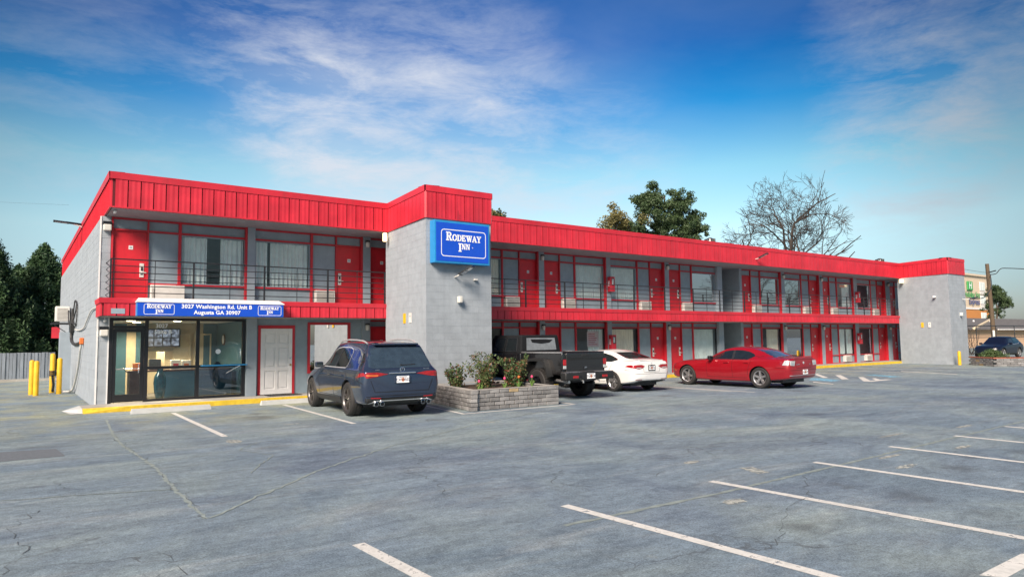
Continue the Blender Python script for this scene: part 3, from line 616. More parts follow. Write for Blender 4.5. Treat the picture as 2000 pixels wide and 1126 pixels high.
# ------------------------------------------------ lobby (bay 0, ground floor)
MB().box(2.072,2.10,21.97,22.06,.13,ZS-.004).build('storefront_frame', MT['white'], MO)
sf = MB()
sf.box(2.10,2.19,21.98,22.07,.13,2.49).box(2.98,3.08,21.98,22.07,.13,2.49).box(4.34,4.44,21.98,22.07,.13,2.49).box(5.66,5.757,21.98,22.07,.13,2.49)
for a, c in ((2.19,2.98),(3.08,4.34),(4.44,5.66)): sf.box(a,c,21.982,22.068,2.42,2.489)
sf.box(2.19,2.98,21.982,22.068,2.20,2.28)
for a, c in ((3.08,4.34),(4.44,5.66)): sf.box(a,c,21.982,22.068,.13,.20).box(a,c,21.982,22.068,1.04,1.12)
sfo = sf.build('storefront_frame', MT['bronze'], MO)
for a, c, z0, z1, m in ((2.19,2.98,2.28,2.42,'lobbypane'),(3.08,4.34,1.12,2.42,'lobbypane'),(3.08,4.34,.20,1.04,'lobbypane'),(4.44,5.66,1.12,2.42,'lobbypane'),(4.44,5.66,.20,1.04,'darkpane')):
    MB().box(a,c,22.02,22.028,z0,z1).build('pane', MT[m], sfo)
dr = MB().box(2.195,2.285,21.995,22.04,.15,2.195).box(2.885,2.975,21.995,22.04,.15,2.195).box(2.285,2.885,21.995,22.04,2.10,2.195).box(2.285,2.885,21.995,22.04,.15,.36).build('entrance_door', MT['bronze'], MO)
MB().box(2.285,2.885,22.01,22.018,.36,2.10).build('pane', MT['lobbypane'], dr)
MB().tube([(2.29,21.95,1.07),(2.88,21.95,1.07)],.014,8).build('push_bar', MT['chrome'], dr)
MB().tube([(2.84,21.99,.95),(2.84,21.93,.95),(2.84,21.93,1.2),(2.84,21.99,1.2)],.012,8).build('door_handle', MT['chrome'], dr)
MB().box(4.47,5.75,21.72,21.975,1.085,1.115).build('pay_shelf', MT['bluetop'], MO)
MB().tube([(5.2,21.95,.86),(5.55,21.78,1.08)],.012,6).build('shelf_bracket', MT['chrome'], MO)
MB().lathe([(.001,0),(.09,0),(.09,.01),(.001,.01)], (4.95,21.974,1.12), 'y', 20).build('speak_hole', MT['bronze'], MO)
tx = text('3027', .16, MT['letter'], (3.42,22.016,2.27), MO, bold=.003); tx = text('Suite B', .16, MT['letter'], (3.46,22.016,2.10), MO, bold=.003)
MB().lathe([(.001,0),(.075,0)], (4.97,22.017,1.51), 'y', 20).build('round_sticker', MT['letter'], MO)
MB().box(1.50,1.838,42.5,43.0,2.15,2.72).build('rear_balcony_fascia', MT['red'], MO)
MB().tube([(1.80,34.9,1.35),(1.78,35.4,1.35)],.02,6).tube([(1.80,34.9,1.35),(1.80,34.9,.4)],.02,6).build('wall_pipe', MT['black'], MO)
# lobby shell
MB().box(2.09,5.755,25.7,25.8,.13,ZS-.004).build('lobby_back_wall', MT['beige'], MO)
MB().box(2.092,5.753,22.09,25.69,2.455,2.492).build('lobby_ceiling', MT['offwhite'], MO)
MB().box(2.085,2.10,22.09,25.69,.13,2.45).build('lobby_side_wall', MT['teal'], MO)
MB().box(5.742,5.757,22.09,25.69,.13,2.45).build('lobby_side_wall', MT['teal'], MO)
for x0, x1, z0, z1, m in ((2.15,2.62,.14,2.1,'cream'),(2.62,2.95,.14,2.44,'teal'),(2.95,3.22,.14,2.44,'beige'),(3.22,3.5,.14,2.44,'teal'),(5.3,5.73,.14,2.44,'teal')):
    MB().box(x0,x1,25.66-.01*x0,25.70,z0,z1).build('lobby_wall_panel', MT[m], MO)
for x, z in ((2.75,2.444),(4.0,2.444),(3.1,2.444)):
    y = 23.0 if x != 3.1 else 24.6
    o = MB().lathe([(.001,0),(.10,0),(.12,.012)], (x,y,2.438), n=20).build('ceiling_downlight', MT['warmlamp'], MO)
    L = bpy.data.lights.new('downlight', 'SPOT'); L.energy = 140; L.color = (1,.80,.52); L.shadow_soft_size = .1; L.spot_size = R(160); L.spot_blend = .6
    lo = bpy.data.objects.new('downlight', L); C.objects.link(lo); lo.location = (x,y,2.40)
# white side door, mirrored window
MB().box(6.062,9.56,22.0,22.1,2.40,ZS-.004).build('facade_wall', MT['panel'], MO)
for a, c in ((6.062,6.13),(7.28,7.70),(9.16,9.56)): MB().box(a,c,22.0,22.1,.13,2.40).build('facade_wall', MT['panel'], MO)
MB().box(6.13,7.28,22.002,22.1,2.30,2.40).box(7.70,9.16,22.002,22.1,.13,.75).build('facade_wall', MT['panel'], MO)
MB().box(6.13,6.21,21.97,22.05,.13,2.30).box(7.20,7.28,21.97,22.05,.13,2.30).box(6.21,7.20,21.97,22.05,2.20,2.299).build('door_frame', MT['redtrim'], MO)
wd = MB().box(6.212,7.198,22.0,22.04,.15,2.198).build('white_door', MT['white'], MO)
for r, (z0, z1) in enumerate(((1.72,2.06),(.98,1.62),(.30,.88))):
    for a in (6.33,6.75):
        MB().rbox(a+.04,a+.29,21.985,22.002,z0+.04,z1-.04,.008,1).build('door_panel', MT['white'], wd)
for b in ((6.213,6.33,.15,2.197),(6.66,6.75,.15,2.197),(7.08,7.197,.15,2.197)): MB().box(b[0],b[1],21.972,21.999,b[2],b[3]).build('door_stile', MT['white'], wd)
for a in (6.331,6.751):
    for z0, z1 in ((.15,.30),(.88,.98),(1.62,1.72),(2.06,2.196)): MB().box(a,a+.328,21.972,21.999,z0,z1).build('door_rail', MT['white'], wd)
MB().lathe([(.001,-.05),(.03,-.045),(.03,-.02),(.012,-.015),(.012,0)], (7.14,21.972,1.05), 'y', 12).build('door_knob', pbr('brass', (.45,.30,.10), .3, .9), wd)
MB().lathe([(.001,-.02),(.028,-.02),(.028,0)], (7.14,21.972,1.25), 'y', 12).build('door_knob', MT['chrome'], wd)
wf = MB().box(7.70,7.78,21.96,22.06,.75,2.40).box(9.08,9.16,21.96,22.06,.75,2.40).box(7.78,9.08,21.96,22.06,2.32,2.399).box(7.78,9.08,21.96,22.06,.75,.82).build('window', MT['redtrim'], MO)
m = pbr('mirror_film', (.80,.80,.78), .015, 1., var=0); MB().box(7.78,9.08,22.0,22.02,.82,2.32).build('pane', m, wf)
tag(MB().rbox(6.3,7.3,21.25,21.85,.128,.145,.004,1).build('door_mat', MT['rubber'], base=True), 'dark door mat lying before the white side door', 'door mat')
for i, (x, z) in enumerate(((1.97,5.05),(1.97,2.12))):
    MB().rbox(x-.10,x+.10,21.84,21.997,z-.13,z+.05,.03,2).build('wall_pack_lamp', MT['lampglass'], MO)
    MB().box(x-.11,x+.11,21.85,21.998,z+.052,z+.13).build('wall_pack_cap', MT['bronze'], MO)
for p in ((2.04,20.9,5.28),(1.95,21.6,2.40)):
    MB().rbox(p[0]-.03,p[0]+.03,p[1]-.12,p[1]+.06,p[2]-.03,p[2]+.03,.01,1).tube([(p[0],p[1],p[2]+.02),(p[0],p[1]+.02,p[2]+.085)],.012,6).build('security_camera', MT['white'], MO)

# ------------------------------------------------ lobby furnishings
def screen(k):
    m = emis('screen_%d' % k, (.02,.02,.02), 1.); t = m.node_tree; b = t.nodes['Principled BSDF']; n = t.nodes.new('ShaderNodeTexNoise'); n.inputs['Scale'].default_value = 7+k; n.inputs['Detail'].default_value = 5
    r = t.nodes.new('ShaderNodeValToRGB'); r.color_ramp.elements[0].position = .38; r.color_ramp.elements[1].position = .66; r.color_ramp.elements[0].color = (.01,.012,.02,1); r.color_ramp.elements[1].color = (.15,.17,.21,1)
    g = t.nodes.new('ShaderNodeNewGeometry'); t.links.new(g.outputs['Position'], n.inputs['Vector']); t.links.new(n.outputs[0], r.inputs[0]); t.links.new(r.outputs[0], b.inputs['Emission Color']); return m
o = thing('wall_tv', 'flat wall television showing grey camera pictures inside the lobby', 'television', (3.95,25.3,1.75))
MB().rbox(3.42,4.50,25.28,25.34,1.66,2.28,.01,1).build('tv_case', MT['black'], o)
for k in range(8):
    a = 3.46+(k % 4)*.258; z = 1.70+(k//4)*.285
    MB().box(a,a+.222,25.272,25.279,z,z+.25).build('screen_picture', screen(k), o)
MB().box(3.85,4.05,25.34,25.655,1.85,2.05).build('tv_bracket', MT['black'], o)
o = thing('reception_counter', 'dark wood and blue reception counter behind the lobby glass', 'counter', (4.1,23.4,.13))
MB().box(2.75,3.15,23.0,23.5,.128,.93).build('side_cabinet', MT['wood'], o)
MB().box(2.7,5.6,22.95,23.6,.93,.975).build('countertop', MT['wood'], o)
MB().box(3.6,5.6,23.0,23.55,.128,.93).build('front_panel', pbr('counter_blue', (.035,.12,.19), .5, var=.1), o)
def boxthing(name, label, cat, b, m, extra=None):
    o = MB().rbox(*b,.008,1).build(name, MT[m], base=True); tag(o, label, cat)
    if extra: MB().box(*extra[0]).build('box_print', MT[extra[1]], o)
    return o
boxthing('snack_box', 'white snack box with red print on the lobby counter', 'box', (3.86,4.13,23.05,23.25,.974,1.27), 'offwhite', ((3.92,4.07,23.045,23.049,1.06,1.16), 'red'))
boxthing('snack_box', 'white snack box with orange print at the counter end by the window post', 'box', (4.17,4.42,23.05,23.25,.974,1.25), 'offwhite', ((4.22,4.36,23.045,23.049,1.07,1.15), 'orange'))
boxthing('carton', 'orange carton on the counter seen through the entrance door', 'carton', (2.86,3.10,23.1,23.3,.974,1.20), 'orange')
boxthing('coffee_machine', 'dark coffee machine on the lobby counter under the television', 'coffee machine', (3.3,3.62,23.25,23.5,.974,1.30), 'black')
boxthing('notice_board', 'cream notice sheet standing on the lobby counter', 'notice', (3.52,3.76,23.52,23.54,.974,1.52), 'cream')
vs = MB().lathe([(.001,0),(.10,0),(.11,.05),(.15,.25),(.17,.5),(.15,.68),(.09,.80),(.07,.86),(.11,.93),(.10,.93)], (3.48,22.5,.128), n=24).build('floor_vase', pbr('glazed_teal', (.01,.07,.10), .15, var=.5, scale=14, coat=.6), base=True, smooth=50)
tag(vs, 'tall glossy teal floor vase behind the lobby window', 'vase')
ck = MB().lathe([(.001,-.03),(.13,-.03),(.17,-.04),(.19,-.02),(.19,0)], (5.738,24.6,1.88), 'x', 28, 0).build('wall_clock', MT['wood'], smooth=40); tag(ck, 'round dark rimmed clock on the lobby side wall', 'clock')
MB().lathe([(.001,-.034),(.15,-.034)], (5.738,24.6,1.88), 'x', 24).build('clock_face', MT['white'], ck)
for x in (4.35,5.0):
    MB().box(x,x+.05,25.6,25.69,.13,2.1).box(x+.5,x+.55,25.6,25.69,.13,2.1).box(x+.05,x+.5,25.6,25.69,2.05,2.1).box(x+.05,x+.5,25.64,25.69,.13,2.05).build('interior_door', MT['cream'], MO)
# ================================================================== logo lettering (slab serif capitals drawn as polygons)
def arc_ring(cx, cy, ro, ri, a0, a1, n=14):
    q = []
    for i in range(n):
        s, e = R(a0+(a1-a0)*i/n), R(a0+(a1-a0)*(i+1)/n)
        q.append([(cx+ri[0]*math.cos(s),cy+ri[1]*math.sin(s)),(cx+ro[0]*math.cos(s),cy+ro[1]*math.sin(s)),(cx+ro[0]*math.cos(e),cy+ro[1]*math.sin(e)),(cx+ri[0]*math.cos(e),cy+ri[1]*math.sin(e))])
    return q
def bq(x0,x1,y0,y1): return [(x0,y0),(x1,y0),(x1,y1),(x0,y1)]
GL = {
 'R': (.86, [bq(.10,.29,.08,.92), bq(0,.40,0,.08), bq(0,.42,.92,1), bq(.29,.42,.48,.55)]+arc_ring(.42,.735,(.33,.265),(.14,.185),-90,90)+[[(.36,.50),(.54,.50),(.80,.06),(.60,.06)], bq(.56,.90,0,.08)]),
 'O': (.92, arc_ring(.46,.5,(.45,.52),(.25,.42),0,360,28)),
 'D': (.90, [bq(.10,.29,.08,.92), bq(0,.42,0,.08), bq(0,.42,.92,1)]+arc_ring(.42,.5,(.46,.50),(.26,.42),-90,90,18)),
 'E': (.80, [bq(.10,.29,.08,.92), bq(0,.74,0,.09), bq(0,.72,.91,1), bq(.29,.56,.46,.55), bq(.62,.74,.09,.27), bq(.61,.72,.74,.91), bq(.50,.56,.38,.63)]),
 'W': (1.22, [[(.10,.93),(.30,.93),(.52,0),(.38,0)], [(.38,0),(.50,0),(.74,.93),(.62,.93)], [(.55,.93),(.74,.93),(.95,0),(.81,0)], [(.81,0),(.93,0),(1.14,.93),(1.03,.93)], bq(0,.40,.93,1), bq(.46,.80,.93,1), bq(.94,1.24,.93,1)]),
 'A': (.92, [[(.09,.07),(.19,.07),(.50,1),(.42,1)], [(.36,1),(.54,1),(.88,.07),(.67,.07)], bq(.24,.68,.29,.37), bq(0,.30,0,.07), bq(.57,.97,0,.07)]),
 'Y': (.88, [[(.07,.93),(.28,.93),(.52,.42),(.36,.42)], [(.42,.42),(.52,.45),(.80,.93),(.69,.93)], bq(.35,.54,.08,.44), bq(0,.38,.93,1), bq(.58,.90,.93,1), bq(.24,.66,0,.08)]),
 'I': (.44, [bq(.12,.32,.08,.92), bq(0,.44,0,.08), bq(0,.44,.92,1)]),
 'N': (.92, [bq(.11,.20,.07,.93), bq(.70,.79,.07,.93), [(.11,.96),(.33,.96),(.79,.0),(.62,.0)], bq(0,.31,0,.07), bq(0,.28,.93,1), bq(.58,.92,.93,1)])}
def grow(p, d):
    n = len(p); a2 = sum(p[i][0]*p[(i+1)%n][1]-p[(i+1)%n][0]*p[i][1] for i in range(n)); s = 1 if a2 > 0 else -1; L = []
    for i in range(n):
        (x0,y0),(x1,y1) = p[i], p[(i+1)%n]; l = math.hypot(x1-x0,y1-y0) or 1; L.append((x0+s*(y1-y0)/l*d, y0-s*(x1-x0)/l*d, (x1-x0)/l, (y1-y0)/l))
    out = []
    for i in range(n):
        x0,y0,a,b = L[i-1]; x1,y1,c,e = L[i]; den = a*e-b*c
        if abs(den) < .05: out.append((x1,y1)); continue
        t = ((x1-x0)*e-(y1-y0)*c)/den; out.append((x0+a*t, y0+b*t))
    return out
def logo(cx, cz, w, y, parent, name='logo_lettering'):
    mb = MB(); k = [0]
    def word(s, bigh, smallh, x, z, big_drop=0.):
        for i, c in enumerate(s):
            h = bigh if i == 0 else smallh; adv, polys = GL[c]; zz = z-(big_drop if i == 0 else 0)
            for p in polys:
                p = grow(p, .024 if i == 0 else .032); k[0] += 1; mb.poly([(x+a*h*.95, y-.0004*(k[0] % 9), zz+b*h) for a,b in p])
            x += adv*h*.95+h*.035
        return x
    def width(s, bh, sh): return sum(GL[c][0]*(bh if i == 0 else sh)*.95+(bh if i == 0 else sh)*.035 for i, c in enumerate(s))
    u = w/width('RODEWAY', 1.0, .74)
    word('RODEWAY', u, .74*u, cx-w/2, cz+.06*u)
    w2 = width('INN', .98*u, .66*u); word('INN', .98*u, .66*u, cx-w2/2+.05*u, cz-.90*u, .30*u)
    return mb.build(name, MT['letter'], parent)
def rounded_frame(x0, x1, z0, z1, r, t, y, parent):
    def pts(ins):
        P = []
        for cx, cz, a in ((x1-r,z1-r,0),(x0+r,z1-r,90),(x0+r,z0+r,180),(x1-r,z0+r,270)):
            for i in range(6): P.append((cx+(r-ins)*math.cos(R(a+18*i)), y, cz+(r-ins)*math.sin(R(a+18*i))))
        return P
    A, B = pts(0), pts(t); n = len(A); mb = MB()
    for i in range(n): j = (i+1) % n; mb.poly([A[i], A[j], B[j], B[i]])
    return mb.build('sign_border', MT['letter'], parent)

# ================================================================== stair towers
def tower(fl, fr, bl, br, label, loc):
    T = thing('stair_tower', label, 'tower', loc); top = 5.34
    ins = .0025
    MB().prism([(fl[0]+ins,fl[1]+ins),(fr[0],fr[1]+ins),br,(bl[0]+ins,bl[1])], 0, top).build('tower_core', MT['joint'], T)
    nc = 27; ch = top/nc; count = 0; rest = MB()
    for (p, q, tag_) in ((fl, fr, 'f'), (bl, fl, 'l')):
        p, q = Vector((*p,0)), Vector((*q,0)); Ln = (q-p).length; d = (q-p)/Ln; n = Vector((d.y,-d.x,0))      # outward
        for k in range(nc):
            s = -.2 if k % 2 else 0.
            if tag_ == 'l': s = (Ln % .4) - .4 - (.2 if k % 2 else 0)
            while s < Ln:
                a, c = max(s+.0015, 0), min(s+.3985, Ln if tag_ == 'f' else Ln-.006)
                if c-a > .04:
                    o = random.uniform(0,.0006); pts = [p+d*a+n*o, p+d*c+n*o, p+d*c-n*.002, p+d*a-n*.002]
                    mb = MB().prism([(v.x,v.y) for v in pts], k*ch+.003, (k+1)*ch-(.003 if k < nc-1 else .001))
                    if count < 300: mb.build('block', MT['block'], T); count += 1
                    else: rest.faces(mb.v, mb.f)
                s += .4
    stuff(rest.build('block_courses', MT['block'], T))
    # red cap
    z0, z1 = 5.335, 6.13
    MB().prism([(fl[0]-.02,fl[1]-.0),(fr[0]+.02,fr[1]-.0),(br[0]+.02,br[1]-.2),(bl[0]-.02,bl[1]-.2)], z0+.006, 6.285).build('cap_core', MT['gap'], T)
    for (p, q) in ((fl, fr), ((bl[0],bl[1]-.2), fl), (fr, (br[0],br[1]-.2))):
        p, q = Vector((*p,0)), Vector((*q,0)); Ln = (q-p).length; d = (q-p)/Ln; n = Vector((d.y,-d.x,0)); ang = math.atan2(d.y, d.x)
        k = round(Ln/.305); w = Ln/k
        me = pan(z1-z0, w).mesh([MT['red']]) 
        for i in range(k):
            c = p+d*(w*(i+.5))+n*.004; o = inst(me, 'fascia_panel', (c.x, c.y, z0), T); o.rotation_euler = (0,0,ang)
        e = .03
        a = [p+n*.06-d*e, q+n*.06+d*e]
        MB().faces([(a[0].x,a[0].y,z1-.012),(a[1].x,a[1].y,z1-.012),(a[1].x,a[1].y,6.30),(a[0].x,a[0].y,6.30),((a[0]-n*.5).x,(a[0]-n*.5).y,6.312),((a[1]-n*.5).x,(a[1]-n*.5).y,6.312),((a[0]-n*.06).x,(a[0]-n*.06).y,z1-.012),((a[1]-n*.06).x,(a[1]-n*.06).y,z1-.012)], [(0,1,2,3),(3,2,5,4),(0,6,7,1)]).build('cap_trim', MT['red'], T)
        MB().tube([(p.x,p.y,z0),(p.x,p.y,z1)], .048, 4).build('corner_trim', MT['red'], T)
        MB().faces([((p+n*.045).x,(p+n*.045).y,z0),((q+n*.045).x,(q+n*.045).y,z0),((q+n*.045).x,(q+n*.045).y,z0+.03),((p+n*.045).x,(p+n*.045).y,z0+.03),((p-n*.02).x,(p-n*.02).y,z0),((q-n*.02).x,(q-n*.02).y,z0)], [(0,1,2,3),(0,4,5,1)]).build('cap_trim', MT['red'], T)
    return T
T1F, T1B = (9.58,17.45), (9.86,20.70)
T1 = tower((9.58,17.45),(11.86,17.45),(9.86,20.70),(11.9,20.70), 'grey block stair tower with red cap carrying the blue lit sign', (10.7,19,0))
T2 = tower((44.35,17.42),(46.62,17.42),(45.22,20.70),(46.7,20.70), 'grey block stair tower with red cap at the far end of the motel', (45.5,19,0))
MB().tube([(10.62,17.36,5.30),(10.62,17.34,5.62)],.006,5).build('chain', MT['bronze'], T1)
def side_pt(T, y, out):    # point on a tower's left face
    (ax,ay),(bx,by) = T; t = (y-ay)/(by-ay); return ax+(bx-ax)*t-out
for T, F, ys, z in ((T1,(T1F,T1B),(19.06,18.61),2.45),(T2,((44.35,17.42),(45.22,20.7)),(19.15,18.70),2.36)):
    for y, m in zip(ys, ('yellow','offwhite')):
        x = side_pt(F, y, .012); o = MB().box(x-.006,x+.008,y-.085,y+.085,z-.15,z+.15).build('notice_plate', MT[m], T)
        if m == 'offwhite': MB().box(x-.008,x-.006,y-.02,y+.02,z+.03,z+.07).build('notice_mark', MT['black'], o)
# sign on the first tower
S = thing('wall_sign', 'blue box sign reading RODEWAY INN on the grey stair tower', 'sign', (10.66,17.3,4.0))
MB().rbox(9.70,11.63,17.17,17.44,4.0,5.25,.02,2).build('sign_box', MT['bluetop'], S)
MB().box(9.76,11.57,17.162,17.168,4.06,5.19).build('sign_face', MT['blue'], S)
rounded_frame(9.92,11.48,4.20,5.00,.10,.022,17.158,S)
logo(10.70, 4.66, 1.22, 17.156, S)
text('®', .06, MT['letter'], (11.0,17.156,4.50), S, name='registered_mark')
# banner over the lobby
S = thing('banner_sign', 'long blue address sign with white top above the lobby window', 'sign', (4.48,20.45,2.5))
MB().box(2.56,6.40,20.36,20.60,2.50,2.86).build('sign_box', MT['bluetop'], S)
MB().box(2.575,6.385,20.352,20.358,2.505,2.855).build('sign_face', MT['blue'], S)
MB().faces([(2.54,20.34,2.863),(6.42,20.34,2.863),(6.42,20.34,2.885),(2.54,20.34,2.885),(2.62,20.62,2.99),(6.34,20.62,2.99),(2.54,20.62,2.863),(6.42,20.62,2.863)], [(0,1,2,3),(3,2,5,4),(0,6,7,1),(0,3,4,6),(1,7,5,2),(6,4,5,7)]).build('sign_top', MT['white'], S)
text('3027 Washington Rd. Unit B', .150, MT['letter'], (4.56,20.346,2.765), S, bold=.0045, spacing=1.06)
text('Augusta GA 30907', .150, MT['letter'], (4.56,20.346,2.605), S, bold=.0045, spacing=1.06)
for x0, x1 in ((2.72,3.46),(5.66,6.33)):
    rounded_frame(x0,x1,2.54,2.82,.045,.012,20.348,S); logo((x0+x1)/2,2.70,(x1-x0)*.80,20.347,S)
# flood lights
def flood(name, label, p, d, parent_arm, group='LED area lights on brackets'):
    o = thing(name, label, 'floodlight', p, group)
    P = Vector(p); d = Vector(d).normalized(); s = d.cross(Vector((0,0,1))).normalized(); n = s.cross(d)
    def bx(c, a, b, h): 
        c = P+Vector(c); vs = [c+d*i*a+s*j*b+n*k*h for k in (-1,1) for i, j in ((-1,-1),(1,-1),(1,1),(-1,1))]
        return [v[:] for v in vs], [(3,2,1,0),(4,5,6,7),(0,1,5,4),(1,2,6,5),(2,3,7,6),(3,0,4,7)]
    MB().faces(*bx(d*.30,.24,.14,.022)).build('light_housing', MT['bronze'], o)
    for k in range(2): MB().faces(*bx(d*(.20+.2*k)-n*.024,.085,.11,.003)).build('led_lens', MT['silver'], o)
    MB().tube([P+Vector(parent_arm), P, P+d*.08], .022, 8).build('bracket', MT['offwhite'], o)
    return o
flood('floodlight', 'slim LED floodlight on a bracket under the blue tower sign', (10.55,17.25,3.66), (.55,-.75,.52), (0,.2,-.03))
flood('floodlight', 'dark LED floodlight tilted up from the red roof edge', (29.95,20.3,5.66), (.25,-.9,.42), (0,.2,-.02))
o = flood('floodlight', 'dark LED floodlight on an arm out from the left roof side', (1.50,29.6,6.22), (-1,.02,.07), (.40,0,-.12))
MB().tube([(1.86,29.6,6.2),(1.35,29.6,6.24)], .04, 8).build('arm', MT['bronze'], o)
flood('floodlight', 'black LED floodlight on a long arm from the far stair tower', (46.2,17.1,3.86), (.9,-.5,.22), (0,.33,0))
for T, x in ((T1,10.66),(T2,45.7)):
    MB().rbox(x-.06,x+.06,17.26,17.42,2.86,3.06,.03,2).build('wall_lamp', MT['lampglass'], T)
MB().rbox(11.2,11.32,17.36,17.445,3.55,3.60,.01,1).build('camera_mount', MT['offwhite'], T1)
MB().rbox(44.35,44.55,18.2,18.32,3.96,4.08,.02,2).build('security_camera', MT['white'], T2)
MB().rbox(9.60,9.72,20.30,20.42,5.0,5.28,.02,1).build('amber_lamp', MT['ledglow'], T1)
MB().rbox(44.72,45.02,20.2,20.36,5.02,5.25,.02,1).build('amber_lamp', MT['ledglow'], T2)
# fire extinguisher cabinets
for i, (x, z, wh) in enumerate(((21.16,ZF+.93,'upper walkway near the black pickup bay'),(21.16,1.26,'ground floor wall behind the white sedan'),(42.28,ZF+.93,'upper walkway near the far stair tower'),(42.28,1.26,'ground floor wall beside the far stair tower'))):
    o = thing('extinguisher_cabinet', 'red extinguisher cabinet on the '+wh, 'cabinet', (x,21.8,z), 'fire extinguisher cabinets')
    MB().rbox(x-.13,x+.13,21.63,21.848,z,z+.66,.012,1).build('case', MT['red'], o)
    MB().box(x-.07,x+.09,21.624,21.629,z+.28,z+.58).build('cabinet_window', MT['black'], o)
    me = text_mesh('FIRE', .13, MT['letter'], bold=.004); me.transform(Matrix.Rotation(math.pi/2, 4, 'Z')); me.transform(RX)
    inst(me, 'lettering', (x-.0,21.621,z+.44), o)
    me = text_mesh('FIRE', .13, MT['letter'], bold=.004); me.transform(Matrix.Rotation(math.pi/2, 4, 'Z')); me.transform(Matrix.Rotation(-math.pi/2, 4, 'Z') @ RX)
    inst(me, 'lettering', (x-.134,21.74,z+.36), o)
# roof items
o = tag(MB().tube([(2.35,26.2,5.6),(2.35,26.2,7.02)],.085,12).tube([(2.35,26.2,7.0),(2.35,26.2,7.06)],.12,12).build('vent_pipe', MT['plastic'], base=True), 'dark vent pipe rising above the left roof edge', 'pipe')
for x, l in ((31.0,'round turbine vent on the roof in front of the pine'),(50.0,'round turbine vent on the roof near the far stair tower')):
    o = thing('roof_vent', l, 'vent', (x,24,5.64), 'turbine roof vents')
    MB().lathe([(.14,0),(.14,1.15)], (x,24,5.64), n=14).build('vent_neck', MT['darkalloy'], o)
    mb = MB().lathe([(.14,1.15),(.24,1.25),(.29,1.4),(.24,1.54),(.10,1.62),(.001,1.63)], (x,24,5.64), n=14)
    for k in range(14):
        a = 2*math.pi*k/14; mb.box(x+.27*math.cos(a)-.008,x+.27*math.cos(a)+.008,24+.27*math.sin(a)-.03,24+.27*math.sin(a)+.03,5.64+1.22,5.64+1.56)
    mb.build('vent_head', MT['darkalloy'], o, smooth=30)

# ------------------------------------------------ left wall equipment
o = thing('wall_unit', 'pale air conditioner unit bracketed high on the left block wall', 'air conditioner', (1.6,34.3,2.6))
MB().rbox(1.30,1.80,33.9,34.6,2.76,3.38,.03,2).build('unit_case', MT['offwhite'], o)
for k in range(9): MB().box(1.36,1.72,33.888,33.898,2.83+k*.055,2.85+k*.055).build('grille_slat', MT['concrete'], o)
MB().box(1.15,1.84,33.9,33.96,2.64,2.70).box(1.15,1.84,34.7,34.76,2.64,2.70).tube([(1.2,33.93,2.66),(1.83,33.93,2.2)],.015,6).build('bracket', MT['black'], o)
o = thing('cable_loop', 'loop of black cables hanging on the left block wall', 'cables', (1.8,30,2.0))
def loop(pts, r, m='cable', name='cable', par=None):
    P = []
    for i in range(len(pts)-1):       # catmull-rom
        p0, p1, p2, p3 = [Vector(pts[max(0,min(len(pts)-1,j))]) for j in (i-1,i,i+1,i+2)]
        for k in range(6):
            t = k/6; P.append(.5*((2*p1)+(p2-p0)*t+(2*p0-5*p1+4*p2-p3)*t*t+(3*p1-p0-3*p2+p3)*t**3))
    P.append(Vector(pts[-1])); return MB().tube(P, r, 6).build(name, MT[m], par, smooth=60)
for k in range(3):
    e = .05*k
    loop([(1.81,30.2,2.55),(1.80-e/2,31.2,2.6),(1.79,31.6-e,2.95),(1.79,31.1-e,3.4),(1.79,30.4+e,3.42),(1.80,29.8+e,3.1),(1.80,30.0,2.6),(1.80,32.3,2.2)], .02, par=o)
loop([(1.75,33.9,3.2),(1.72,33.0,2.7),(1.76,32.2,2.55),(1.80,31.0,2.9),(1.80,29.9,3.25)], .025, par=o)
loop([(1.80,32.0,3.2),(1.78,32.1,2.4),(1.78,31.9,1.95),(1.80,30.6,1.80),(1.80,28.2,1.82),(1.80,27.0,1.88)], .055, par=o)
MB().rbox(1.70,1.83,31.6,32.0,2.25,2.55,.03,2).build('meter_box', MT['plastic'], o)
MB().rbox(1.72,1.838,26.7,26.95,1.78,2.0,.02,1).build('junction_box', MT['orange'], o)
o = thing('drain_hose', 'white drain hose running down the left block wall', 'hose', (1.75,29,0))
loop([(1.79,26.8,1.88),(1.77,27.0,1.70),(1.78,27.8,1.1),(1.77,29.0,.45),(1.74,30.0,.12),(1.62,30.8,.03),(1.45,31.2,.03)], .035, 'offwhite', 'hose', o)
o = thing('conduit', 'thin white conduit along the left block wall', 'conduit', (1.8,25,2.5))
loop([(1.80,30.4,2.35),(1.80,28.5,2.28),(1.80,26.4,2.33),(1.80,25.2,2.55),(1.80,23.8,2.78),(1.80,22.2,2.80)], .022, 'offwhite', 'conduit_run', o)
tag(MB().box(1.45,1.84,33.0,33.9,0,2.3).build('utility_chase', MT['grey'], base=True), 'grey boxed chase standing against the left block wall', 'duct')
